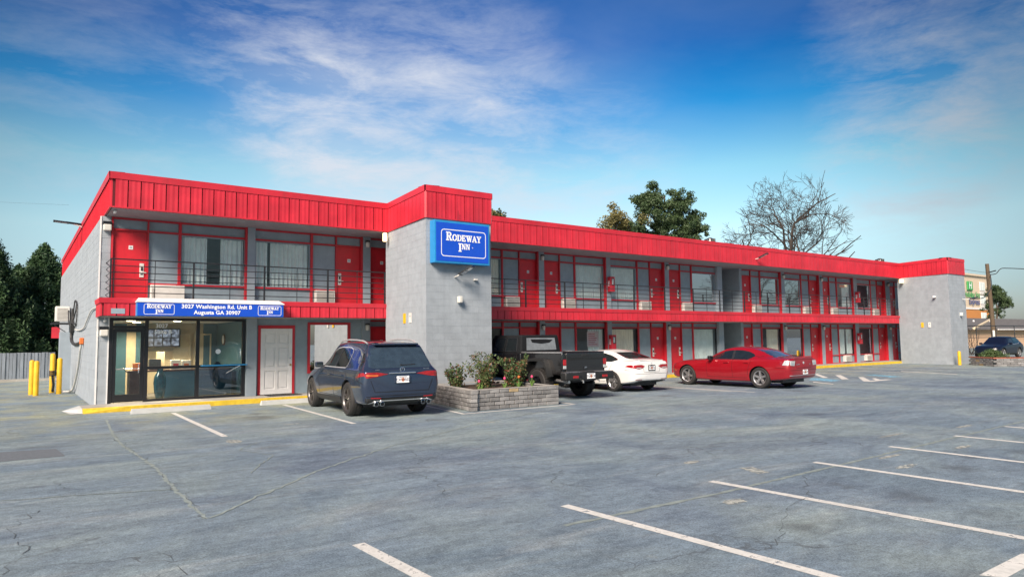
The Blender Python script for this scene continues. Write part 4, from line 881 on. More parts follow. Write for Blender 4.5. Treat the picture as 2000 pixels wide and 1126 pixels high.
# bollards
bm_ = MB().lathe([(.085,0),(.085,1.0),(.075,1.05),(.045,1.075),(.001,1.08)], n=16)
for i, (x, y, h, l) in enumerate(((.52,30.3,1.24,'yellow bollard, rear one of the left pair by the fence'),(.64,29.6,1.22,'yellow bollard, front one of the left pair by the fence'),(1.16,31.0,1.46,'tall yellow bollard with a chain tied round it, by the left wall'),(1.34,30.0,1.30,'yellow bollard directly beside the left block wall'),(44.15,17.0,.80,'short yellow bollard at the foot of the far stair tower'),(47.6,18.6,.95,'yellow bollard behind the low stone bed'))):
    mb = MB().lathe([(.085,0),(.085,h-.06),(.07,h-.02),(.04,h),(.001,h+.005)], (x,y,0), n=16); o = mb.build('bollard', MT['yellow'], base=True, smooth=40); tag(o, l, 'bollard', 'yellow bollards')
    if i == 2:
        for k in range(3): MB().lathe([(.088,0),(.115,.03),(.088,.06)], (x,y,.62+k*.07), n=12).build('chain_wrap', MT['plastic'], o)
        MB().tube([(x,y-.1,.62),(x+.05,y-.12,.3),(x+.02,y-.11,.05)],.04,6).build('chain_end', MT['plastic'], o)

# ================================================================== flower bed
PL = thing('planter', 'raised flower bed of grey stacked blocks before the stair tower', 'planter', (10.5,15.9,0))
pc = [(9.12,14.40),(11.80,14.30),(12.15,17.35),(9.66,17.35)]
MB().prism([(9.2,14.48),(11.72,14.38),(12.07,17.3),(9.74,17.3)], 0, .44).build('soil', MT['soil'], PL)
# loose mulch surface
mb = MB()
for k in range(500):
    x, y = random.uniform(9.4,11.7), random.uniform(14.5,17.2); a = random.uniform(0,6.3); s = random.uniform(.015,.05); c, q = math.cos(a)*s, math.sin(a)*s
    mb.poly([(x-c,y-q,.443+random.uniform(0,.01)),(x+q*.4,y-c*.4,.443),(x+c,y+q,.45+random.uniform(0,.02)),(x-q*.4,y+c*.4,.445)])
stuff(mb.build('mulch_chips', MT['soil'], PL))
bl_me = [MB().rbox(-.139,.139,-.09,.09,.003,.096,.010,1).mesh([MT['stone']]) for _ in range(1)]
bt_me = MB().rbox(-.139,.139,-.09,.09,.0,.098,.012,1).mesh([MT['stonetan']])
for p, q in ((pc[0],pc[1]),(pc[3],pc[0]),(pc[1],pc[2])):
    p, q = Vector((*p,0)), Vector((*q,0)); Ln = (q-p).length; d = (q-p)/Ln; n = Vector((-d.y,d.x,0)); ang = math.atan2(d.y,d.x)
    for k in range(5):
        s = .15 if k % 2 else .0
        while s < Ln-.02:
            c = p+d*min(Ln-.06, s+.145)+n*(.09+random.uniform(-.008,.010))
            tan = (k == 4 and p.x < 9.5 and q.x > 11 and abs(s-1.2) < .15) or (random.random() < .004)
            o = inst(bt_me if tan else bl_me[0], 'block', (c.x, c.y, k*.102), PL); o.rotation_euler = (random.gauss(0,.01), random.gauss(0,.012), ang+random.gauss(0,.02)); s += .294
for p, q in ((pc[0],pc[1]),(pc[3],pc[0]),(pc[1],pc[2]),(pc[2],pc[3])):
    p, q = Vector((*p,0)), Vector((*q,0)); Ln = (q-p).length; d = (q-p)/Ln; n = Vector((-d.y,d.x,0))
    pts = [p, q, q+n*.20-d*.1, p+n*.20+d*.1]
    MB().prism([(v.x,v.y) for v in pts], .505, .515+random.uniform(0,.002)).build('cap_mortar', MT['concrete'], PL)
# ================================================================== vehicles
def pchip(xs, ys, x):
    xs, ys = np.array(xs, float), np.array(ys, float); h = np.diff(xs); dl = np.diff(ys)/h; n = len(xs); d = np.zeros(n)
    for i in range(1, n-1):
        if dl[i-1]*dl[i] > 0:
            w1, w2 = 2*h[i]+h[i-1], h[i]+2*h[i-1]; d[i] = (w1+w2)/(w1/dl[i-1]+w2/dl[i])
    d[0], d[-1] = dl[0], dl[-1]
    i = np.clip(np.searchsorted(xs, x)-1, 0, n-2); t = (x-xs[i])/h[i]
    return (2*t**3-3*t**2+1)*ys[i]+(t**3-2*t**2+t)*h[i]*d[i]+(-2*t**3+3*t**2)*ys[i+1]+(t**3-t**2)*h[i]*d[i+1]
KEYS = ('zb','ws','zs','wm','zm','wt','zt','wr','zr','cr')
def chaikin(P, it):
    for _ in range(it):
        Q = [P[0]]
        for a, b in zip(P, P[1:]): Q += [a*.75+b*.25, a*.25+b*.75]
        Q.append(P[-1]); P = Q
    return P
def loft(st, ny=84):
    ys = [s[0] for s in st]; y0, y1 = ys[0], ys[-1]
    t = np.linspace(0,1,ny); Y = y0+(y1-y0)*(t-.5*np.sin(2*np.pi*t)/(2*np.pi)*.85)
    col = {k: pchip(ys, [s[1+i] for s in st], Y) for i, k in enumerate(KEYS)}
    V, F = [], []; n = None
    for j in range(ny):
        g = {k: col[k][j] for k in KEYS}
        P = [(0,g['zb']), (g['ws']*.6,g['zb']), (g['ws']-.03,g['zb']+.01), (g['ws'],g['zs']), (g['ws']*.35+g['wm']*.65,g['zs']*.45+g['zm']*.55), (g['wm'],g['zm']), (g['wm']*.45+g['wt']*.55,g['zm']*.35+g['zt']*.65), (g['wt'],g['zt']-.012), (g['wt']-.018,g['zt']+.008),
             (g['wt']*.45+g['wr']*.55-.006,g['zt']*.5+g['zr']*.5), (g['wr'],g['zr']-.015), (g['wr']-.05,g['zr']+.25*g['cr']), (g['wr']*.5,g['zr']+.8*g['cr']), (0,g['zr']+g['cr'])]
        P = chaikin([np.array(p) for p in P], 2); half = [(p[0], p[1]) for p in P]
        ring = [(x, Y[j], z) for x, z in half]+[(-x, Y[j], z) for x, z in half[-2:0:-1]]
        n = len(ring); V += ring
    for j in range(ny-1):
        for k in range(n):
            a = j*n; F.append((a+k, a+n+k, a+n+(k+1)%n, a+(k+1)%n))
    F.append(tuple(range(n))); e = (ny-1)*n; F.append(tuple(range(e+n-1, e-1, -1)))
    return V, F
def evaluate(o):
    me = bpy.data.meshes.new_from_object(o.evaluated_get(bpy.context.evaluated_depsgraph_get())); return me
def body_mesh(V, F, mats, wheels, wr, halfw):
    me = bpy.data.meshes.new('shell'); me.from_pydata(V, [], F); me.materials.append(mats[0]); me.materials.append(mats[1]); me.validate(); me.update()
    bm = bmesh.new(); bm.from_mesh(me); bmesh.ops.recalc_face_normals(bm, faces=bm.faces); bm.to_mesh(me); bm.free()
    o = bpy.data.objects.new('shell', me); C.objects.link(o); cut = []
    c = MB()
    for y, z in wheels:
        for s in (-1,1):
            k = len(c.v)
            c.lathe([(.0005,0),(wr,0),(wr,.42*s),(.0005,.42*s)], (s*(halfw-.32),y,z), 'x', 40)
    cm = c.mesh([mats[1], mats[1]]); bm = bmesh.new(); bm.from_mesh(cm); bmesh.ops.remove_doubles(bm, verts=bm.verts, dist=.0012); bmesh.ops.recalc_face_normals(bm, faces=bm.faces); bm.to_mesh(cm); bm.free()
    co = bpy.data.objects.new('cut', cm); C.objects.link(co); cm.polygons.foreach_set('material_index', [1]*len(cm.polygons))
    md = o.modifiers.new('b', 'BOOLEAN'); md.operation = 'DIFFERENCE'; md.object = co; md.solver = 'EXACT'
    r = evaluate(o)
    for q in (o, co): bpy.data.objects.remove(q)
    r.polygons.foreach_set('use_smooth', [True]*len(r.polygons)); r.set_sharp_from_angle(angle=R(38)); r.name = 'car_body'
    return r
class Surf:
    """lays thin patches on a body: polygon drawn in side or end view, cast on to the surface"""
    def __init__(s, V, F):
        s.b = BVHTree.FromPolygons([Vector(v) for v in V], F)
    def hit(s, a, b, view):
        if view == 'l': o, d = Vector((-5,a,b)), Vector((1,0,0))
        elif view == 'r': o, d = Vector((5,a,b)), Vector((-1,0,0))
        elif view == 'b': o, d = Vector((a,-9,b)), Vector((0,1,0))
        elif view == 'f': o, d = Vector((a,12,b)), Vector((0,-1,0))
        else: o, d = Vector((a,b,5)), Vector((0,0,-1))
        h, n, _, _ = s.b.ray_cast(o, d)
        return (h, d) if h is not None else (None, d)
    def patch(s, poly, view, off=.004, step=.07, mb=None, m=0):
        bm = bmesh.new(); vs = [bm.verts.new((a,b,0)) for a, b in poly]; bm.faces.new(vs)
        bmesh.ops.triangulate(bm, faces=bm.faces[:])
        for _ in range(7):
            es = [e for e in bm.edges if e.calc_length() > step]
            if not es: break
            bmesh.ops.subdivide_edges(bm, edges=es, cuts=1); bmesh.ops.triangulate(bm, faces=[f for f in bm.faces if len(f.verts) > 3])
        bm.verts.index_update(); P = []; ok = []
        for v in bm.verts:
            h, d = s.hit(v.co.x, v.co.y, view); ok.append(h is not None); P.append((h-d*off)[:] if h is not None else (0,0,0))
        mb = mb or MB(); fs = [[v.index for v in f.verts] for f in bm.faces if all(ok[v.index] for v in f.verts)]
        bm.free()
        # consistent outward facing
        out = []
        for f in fs:
            a, b, c = [Vector(P[i]) for i in f[:3]]; nn = (b-a).cross(c-a); out.append(f if nn.dot(d) < 0 else f[::-1])
        used = sorted({i for f in out for i in f}); ix = {q: k for k, q in enumerate(used)}
        mb.faces([P[i] for i in used], [[ix[i] for i in f] for f in out], m); return mb
    def strip(s, pts, w, view, off=.003, mb=None, m=0):
        mb = mb or MB(); Q = []
        for a, b in zip(pts, pts[1:]):
            a, b = Vector(a), Vector(b); n = max(1, int((b-a).length/.06)); Q += [a.lerp(b, i/n) for i in range(n)]
        Q.append(Vector(pts[-1])); L = []
        for i, q in enumerate(Q):
            d = (Q[min(i+1,len(Q)-1)]-Q[max(i-1,0)]).normalized(); nn = Vector((-d.y,d.x))*w/2; r = []
            for k in (-1,1):
                p = q+nn*k; h, dd = s.hit(p.x, p.y, view); r.append((h-dd*off) if h is not None else None)
            L.append(r)
        for a, b in zip(L, L[1:]):
            if None in a or None in b: continue
            f = [a[0],b[0],b[1],a[1]]; nn = (f[1]-f[0]).cross(f[2]-f[0])
            if nn.dot(dd) > 0: f = f[::-1]
            mb.poly([p[:] for p in f], m)
        return mb
def mir(poly): return [(-a,b) for a, b in poly]
def wheel_meshes(r, w, rr, spokes, style, rimmat):
    t = MB(); hw = w/2
    t.lathe([(rr-.01,-hw*.75),(rr+.005,-hw*.95),(r*.90,-hw),(r*.975,-hw*.80),(r,-hw*.55),(r,-.018),(r-.008,-.016),(r-.008,.016),(r,.018),(r,hw*.55),(r*.975,hw*.80),(r*.90,hw),(rr+.005,hw*.95),(rr-.01,hw*.75),(rr-.02,0)], axis='x', n=48)
    tm = t.mesh([MT['rubber']], smooth=40, name='tyre')
    g = MB(); f = -hw*.82                                      # outer face towards -x
    g.lathe([(rr,-hw*.93),(rr-.006,-hw*.93),(rr-.026,f+.01),(rr-.03,hw*.6),(rr-.02,hw*.8)], axis='x', n=48, m=0)
    g.lathe([(.001,f+.085),(rr-.03,f+.10)], axis='x', n=32, m=1)
    g.lathe([(.001,f+.06),(.105,f+.06),(.155,f+.07),(.155,f+.08)], axis='x', n=24, m=2)
    g.lathe([(.001,f+.012),(.028,f+.012),(.034,f+.02),(.062,f+.026),(.075,f+.05)], axis='x', n=24, m=0)
    for k in range(spokes):
        for dd in ((0,) if style == 'star' else (-.16,.16)):
            a0 = 2*math.pi*k/spokes+dd*.55; a1 = 2*math.pi*k/spokes+dd*1.15; w0, w1 = (.036,.030) if style == 'star' else (.017,.013)
            if style == 'wide': w0, w1 = .022, .030
            def pt(a, q, s, x): return (x, q*math.cos(a)-s*math.sin(a), q*math.sin(a)+s*math.cos(a))
            q0, q1 = .04, rr-.012
            vs = [pt(a0,q0,-w0,f+.022),pt(a0,q0,w0,f+.022),pt(a1,q1,w1,f+.004),pt(a1,q1,-w1,f+.004),pt(a0,q0,-w0*1.1,f+.07),pt(a0,q0,w0*1.1,f+.07),pt(a1,q1,w1*1.3,f+.055),pt(a1,q1,-w1*1.3,f+.055)]
            g.faces(vs, [(0,1,2,3),(0,3,7,4),(1,5,6,2),(4,7,6,5)], 0)
        a = 2*math.pi*(k+.5)/spokes; g.lathe([(.001,f+.02),(.009,f+.02),(.009,f+.04)], (0,.055*math.cos(a),.055*math.sin(a)), 'x', 6, 1)
    gm = g.mesh([rimmat, MT['black'], MT['bronze']], smooth=35, name='rim'); return tm, gm
def wheels(root, wb, tr, r, w, rr, spokes, style, rimmat, lift=0.):
    tm, gm = wheel_meshes(r, w, rr, spokes, style, rimmat)
    for y in (0, wb):
        for s in (-1,1):
            o = inst(tm, 'wheel', (s*tr,y,r+lift), root); g = inst(gm, 'rim', (s*tr,y,r+lift), o)
            a = random.uniform(0,6.28)
            o.rotation_euler = (a if s < 0 else -a, 0, 0 if s < 0 else math.pi)
PLATE_N = [0]
def plate(root, x, y, z, txt, w=.305, h=.152, rz=0., frame=None, tilt=0):
    o = MB().rbox(x-w/2,x+w/2,y-.006,y+.004,z-h/2,z+h/2,.003,1).build('licence_plate', MT['letter'], root)
    mb = MB().lathe([(.001,-.0075),(.045,-.0075)], (x,y,z-.005), 'y', 14); mb.build('plate_emblem', MT['peach'], o)
    me = text_mesh(txt, .085, MT['platetext'], bold=.002); me.transform(RX); inst(me, 'plate_lettering', (x,y-.0085,z-.008), o)
    MB().box(x-w*.32,x+w*.32,y-.0078,y-.0065,z+h*.33,z+h*.43).build('plate_band', MT['platetext'], o)
    if frame:
        MB().box(x-w/2-.012,x+w/2+.012,y-.009,y+.006,z-h/2-.016,z-h/2+.012).box(x-w/2-.012,x+w/2+.012,y-.009,y+.006,z+h/2-.012,z+h/2+.016).box(x-w/2-.012,x-w/2+.008,y-.0088,y+.006,z-h/2+.0125,z+h/2-.0125).box(x+w/2-.008,x+w/2+.012,y-.0088,y+.006,z-h/2+.0125,z+h/2-.0125).build('plate_frame', MT[frame], root)
MT['peach'] = pbr('peach_print', (.60,.20,.05), .5); MT['platetext'] = pbr('plate_ink', (.04,.05,.10), .5)
MT['rearglass'] = pbr('rear_glass', (.028,.045,.062), .06, var=.2, spec=1., coat=1.)
MT['seamline'] = pbr('panel_gap', (.004,.004,.005), .8, var=0)

def mirror_(root, x, y, z, m, cap):
    for s in (-1,1):
        MB().rbox(s*x-.10,s*x+.10,y-.06,y+.06,z-.07,z+.07,.035,3).build('wing_mirror', MT[cap], root)
        MB().box(s*x-.08,s*x+.08,y-.066,y-.061,z-.05,z+.05).tube([(s*(x-.2),y+.02,z-.05),(s*(x-.06),y+.0,z-.03)],.02,6).build('mirror_glass', MT['carglass'], root)

# ------------------------------------------------ dark blue SUV
def car_suv():
    T = thing('parked_suv', 'dark slate blue SUV with roof rails parked nose-in by the white door', 'SUV', (7.33,15.42,0), 'cars parked nose-in along the motel', rz=R(-4), local=True)
    st = [(-1.07,.42,.74,.50,.84,.72,.80,1.03,.74,1.08,.015),(-1.03,.36,.86,.46,.92,.72,.88,1.05,.76,1.12,.02),(-.93,.32,.90,.42,.955,.74,.915,1.07,.74,1.24,.025),(-.74,.30,.915,.40,.97,.76,.93,1.085,.685,1.52,.03),(-.60,.30,.92,.40,.975,.76,.93,1.09,.655,1.655,.035),(-.42,.30,.92,.39,.975,.76,.93,1.095,.645,1.69,.045),
          (0,.27,.925,.37,.975,.76,.93,1.10,.645,1.705,.055),(.9,.24,.93,.35,.972,.76,.93,1.10,.65,1.72,.06),(1.5,.24,.93,.35,.972,.76,.93,1.095,.645,1.70,.055),(1.78,.24,.93,.35,.972,.76,.93,1.09,.65,1.60,.05),(2.15,.24,.93,.35,.972,.76,.925,1.08,.70,1.33,.045),(2.45,.25,.925,.36,.972,.76,.92,1.06,.74,1.11,.035),(2.7,.26,.92,.37,.972,.75,.91,1.035,.74,1.075,.035),(3.3,.28,.90,.39,.96,.72,.86,.97,.70,1.02,.03),(3.65,.30,.84,.42,.90,.66,.76,.90,.62,.95,.025),(3.86,.36,.66,.46,.72,.60,.60,.74,.52,.78,.02)]
    V, F = loft(st); S = Surf(V, F)
    me = body_mesh(V, F, [MT['suvblue'], MT['plastic']], [(0,.40),(2.995,.40)], .455, .975); body = inst(me, 'car_body', (0,0,0), T)
    for v in 'lr':
        dlo = [(2.17,1.13),(1.95,1.29),(1.66,1.485),(1.42,1.585),(1.1,1.615),(.45,1.605),(.24,1.56),(.17,1.48),(.17,1.17),(.24,1.125)]
        S.patch(dlo, v, .004).build('side_window', MT['carglass'], body)
        S.strip(dlo+[dlo[0]], .022, v, .008).build('window_trim', MT['silver'], body)
        S.patch([(-.20,1.53),(-.60,1.47),(-.78,1.30),(-.70,1.155),(-.47,1.135)], v, .004).build('quarter_window', MT['carglass'], body)
        S.patch([(1.10,1.12),(1.02,1.62),(.95,1.62),(1.02,1.12)], v, .0065).build('window_pillar', MT['black'], body)
        S.patch([(.47,1.13),(.47,1.6),(.44,1.6),(.44,1.13)], v, .0065).build('window_pillar', MT['black'], body)
        mb = MB()
        for ln_ in ([(.17,1.12),(.10,.90),(.28,.62),(.42,.42)], [(1.07,1.12),(1.05,.42)], [(2.2,1.1),(2.28,.9),(2.25,.42)], [(.42,.44),(2.25,.44)], [(-.70,.86),(-1.0,.80)]): S.strip(ln_, .012, v, .0025, mb)
        mb.build('door_gap', MT['seamline'], body)
        for y in (.30,1.22): 
            h, d = S.hit(y+.1,.955,v); MB().rbox(min(h.x,h.x-d.x*.045),max(h.x,h.x-d.x*.045),y,y+.24,.935,.97,.012,2).build('door_handle', MT['suvblue'], body)
        S.patch([(.5,.27),(2.5,.27),(2.5,.40),(.5,.42)], v, .012).build('side_skirt', MT['plastic'], body)
        S.patch([(-.60,.91),(-1.01,.965),(-1.06,1.0),(-.98,1.045),(-.80,1.02)], v, .006).build('tail_light', MT['tail'], body)
    S.patch([(-.70,1.595),(.70,1.595),(.775,1.17),(.70,1.135),(-.70,1.135),(-.775,1.17)], 'b', .005).build('rear_window', MT['rearglass'], body)
    MB().rbox(-.55,.55,-.74,-.56,1.655,1.695,.018,3).build('roof_spoiler', MT['suvblue'], body)
    for s in (-1,1):
        p = [(.34,1.0),(.60,1.045),(.86,1.045),(.90,.97),(.86,.915),(.62,.945)]; p = p if s > 0 else mir(p)
        S.patch(p, 'b', .008, .05).build('tail_light', MT['tail'], body)
        p = [(.58,.985),(.86,.995),(.86,.965),(.60,.96)]; S.patch(p if s > 0 else mir(p), 'b', .011, .05).build('tail_lamp_lens', MT['orange' if s < 0 else 'tail'], body)
        p = [(.52,.473),(.76,.487),(.76,.462),(.52,.452)]; S.patch(p if s > 0 else mir(p), 'b', .012, .06).build('reflector', MT['tail'], body)
        for x in (.50,.64):
            MB().lathe([(.052,.12),(.052,-.01),(.045,-.012),(.042,.0)], (s*x,-1.10,.335), 'y', 18).lathe([(.042,.0),(.038,.04),(.001,.05)], (s*x,-1.10,.335), 'y', 18, 1).build('exhaust_tip', [MT['chrome'], MT['bronze']], body)
    mb = MB(); S.patch([(-.86,.30),(.86,.30),(.88,.47),(.62,.43),(.4,.41),(-.4,.41),(-.62,.43),(-.88,.47)], 'b', .010, .07, mb); mb.build('diffuser', MT['plastic'], body)
    S.strip([(-.80,.345),(-.62,.405),(.62,.405),(.80,.345)], .022, 'b', .022).build('bumper_trim', MT['silver'], body)
    S.strip([(-.86,.50),(-.5,.515),(.5,.515),(.86,.50)], .012, 'b', .006).build('bumper_crease', MT['seamline'], body)
    S.strip([(-.76,.86),(-.66,.60),(.66,.60),(.76,.86)], .012, 'b', .004).build('tailgate_gap', MT['seamline'], body)
    MB().rbox(-.33,.33,-1.095,-1.04,1.005,1.04,.008,2).build('chrome_bar', MT['chrome'], body)
    MB().box(-.02,.02,-1.0,-.96,1.20,1.215).tube([(-.02,-1.0,1.19),(.35,-.985,1.205)],.011,6).build('wiper', MT['black'], body)
    MB().lathe([(.044,-.004),(.052,-.008),(.060,-.004)], (0,-1.065,1.095), 'y', 24).box(-.005,.005,-1.073,-1.066,1.095,1.145).faces([(-.005,-1.07,1.10),(.005,-1.07,1.095),(.042,-1.07,1.068),(.038,-1.07,1.062)],[(0,1,2,3)]).faces([(.005,-1.071,1.10),(-.005,-1.071,1.095),(-.042,-1.071,1.068),(-.038,-1.071,1.062)],[(0,3,2,1)]).build('star_badge', MT['chrome'], body)
    for s_, x in (('AMG',-.60),('GLE 53',.60)): text(s_, .05, MT['chrome'], (x,-1.062,1.088), body, bold=.002, name='badge_lettering')
    plate(T, 0, -1.105, .87, 'CXV0502'); MB().rbox(-.20,.20,-1.10,-1.04,.79,.95,.01,1).build('plate_recess', MT['suvblue'], body)
    for s in (-1,1):
        MB().tube([(s*.615,-.45,1.70),(s*.625,-.25,1.755),(s*.635,.2,1.785),(s*.64,.8,1.795),(s*.63,1.3,1.765),(s*.62,1.5,1.715)], .020, 8).build('roof_rail', MT['silver'], body, smooth=60)
    mirror_(T, 1.03, 2.02, 1.17, None, 'suvblue')
    wheels(T, 2.995, .825, .40, .285, .275, 5, 'pair', MT['darkalloy'])
    MB().box(-.7,.7,-.4,3.5,.22,.5).build('underbody', MT['bronze'], body)
car_suv()

# ------------------------------------------------ red sedan
def car_red():
    T = thing('parked_sedan', 'dark red sedan with five spoke alloy wheels parked alone on the right', 'car', (21.42,14.05,0), 'cars parked nose-in along the motel', rz=R(1), local=True)
    st = [(-1.09,.46,.70,.52,.80,.70,.76,.93,.68,.965,.015),(-1.03,.36,.82,.46,.885,.70,.82,.965,.72,1.0,.02),(-.85,.31,.87,.42,.925,.70,.86,.985,.70,1.02,.022),(-.5,.27,.89,.38,.945,.70,.88,.99,.68,1.04,.025),(-.28,.25,.90,.36,.95,.70,.885,.99,.645,1.11,.03),(.15,.22,.90,.34,.95,.69,.885,.985,.595,1.265,.04),(.55,.20,.90,.32,.945,.68,.885,.97,.57,1.345,.045),(1.0,.20,.90,.31,.94,.67,.88,.96,.565,1.365,.05),(1.4,.20,.90,.31,.94,.67,.88,.95,.565,1.345,.05),(1.75,.20,.90,.31,.94,.66,.88,.94,.60,1.235,.045),(2.2,.20,.90,.32,.94,.66,.88,.93,.66,1.03,.04),(2.45,.21,.90,.33,.94,.66,.875,.915,.68,.955,.035),(3.05,.23,.89,.35,.94,.64,.85,.88,.68,.92,.035),(3.55,.25,.85,.37,.90,.62,.79,.83,.66,.865,.03),(3.82,.28,.74,.40,.80,.58,.70,.76,.58,.79,.02),(3.94,.34,.58,.42,.62,.55,.54,.64,.46,.67,.015)]
    V, F = loft(st); S = Surf(V, F)
    me = body_mesh(V, F, [MT['carred'], MT['bronze']], [(0,.36),(3.05,.36)], .40, .95); body = inst(me, 'car_body', (0,0,0), T)
    for v in 'lr':
        S.patch([(2.06,.99),(1.80,1.13),(1.52,1.255),(1.24,1.285),(1.18,1.285),(1.12,.985)], v, .004).build('side_window', MT['carglass'], body)
        S.patch([(1.03,.985),(1.09,1.29),(.80,1.285),(.50,1.235),(.28,1.15),(.22,1.09),(.34,1.02),(.45,.985)], v, .004).build('side_window', MT['carglass'], body)
        S.patch([(1.12,.985),(1.18,1.288),(1.09,1.29),(1.03,.985)], v, .0045).build('window_pillar', MT['black'], body)
        mb = MB()
        for l_ in ([(1.08,.98),(1.06,.36)], [(2.1,.97),(2.16,.8),(2.14,.34)], [(.30,.99),(.40,.72),(.46,.45)], [(.5,.345),(2.14,.345)], [(.22,1.10),(.05,1.06),(-.1,1.1)], [(-.62,.72),(-1.0,.70)]): S.strip(l_, .010, v, .0025, mb)
        mb.build('door_gap', MT['seamline'], body)
        S.strip([(.4,.975),(2.05,.975)], .016, v, .006).build('window_trim', MT['black'], body)
        for y in (.40,1.22):
            h, d = S.hit(y+.1,.865,v); MB().rbox(min(h.x,h.x-d.x*.04),max(h.x,h.x-d.x*.04),y,y+.20,.85,.88,.01,2).build('door_handle', MT['carred'], body)
        S.patch([(3.55,.53),(3.62,.56),(3.62,.52)], v, .004).build('side_marker', MT['orange'], body)
        S.patch([(-.86,.80),(-1.06,.79),(-1.06,.95),(-.93,.955)], v, .007).build('tail_light', MT['tailclear'], body)
    S.patch([(-.54,1.30),(.54,1.30),(.62,1.115),(.66,1.05),(-.66,1.05),(-.62,1.115)], 'b', .005).build('rear_window', MT['rearglass'], body)
    for s in (-1,1):
        p = [(.52,.935),(.80,.94),(.80,.79),(.56,.775)]; S.patch(p if s > 0 else mir(p), 'b', .008, .05).build('tail_light', MT['tailclear'], body)
        p = [(.56,.85),(.76,.855),(.76,.82),(.57,.815)]; S.patch(p if s > 0 else mir(p), 'b', .012, .05).build('lamp_lens', MT['panel'], body)
    S.strip([(-.50,.945),(-.45,.70),(.45,.70),(.50,.945)], .010, 'b', .004).build('boot_gap', MT['seamline'], body)
    S.strip([(-.82,.63),(.82,.63)], .010, 'b', .004).build('bumper_crease', MT['seamline'], body)
    S.strip([(-.80,.455),(.80,.455)], .018, 'b', .012).build('bumper_trim', MT['silver'], body)
    MB().rbox(-.60,.60,-1.10,-.98,.985,1.02,.015,2).build('boot_lip', MT['carred'], body)
    MB().lathe([(.001,-.01),(.035,-.01),(.045,0)], (.0,-1.09,.865), 'y', 14).build('badge', MT['silver'], body)
    for s_, x in (('CHARGER',-.36),('SXT',.38)): text(s_, .045, MT['chrome'], (x,-1.10,.815), body, bold=.002, name='badge_lettering')
    plate(T, 0.05, -1.115, .56, 'RJK4187')
    S.patch([(-.82,.34),(.82,.34),(.84,.41),(-.84,.41)], 'b', .008).build('lower_bumper', MT['carred'], body)
    mirror_(T, .99, 1.93, 1.02, None, 'bronze')
    wheels(T, 3.05, .80, .36, .235, .245, 5, 'star', MT['alloy'])
    MB().box(-.65,.65,-.7,3.6,.2,.45).build('underbody', MT['bronze'], body)
car_red()

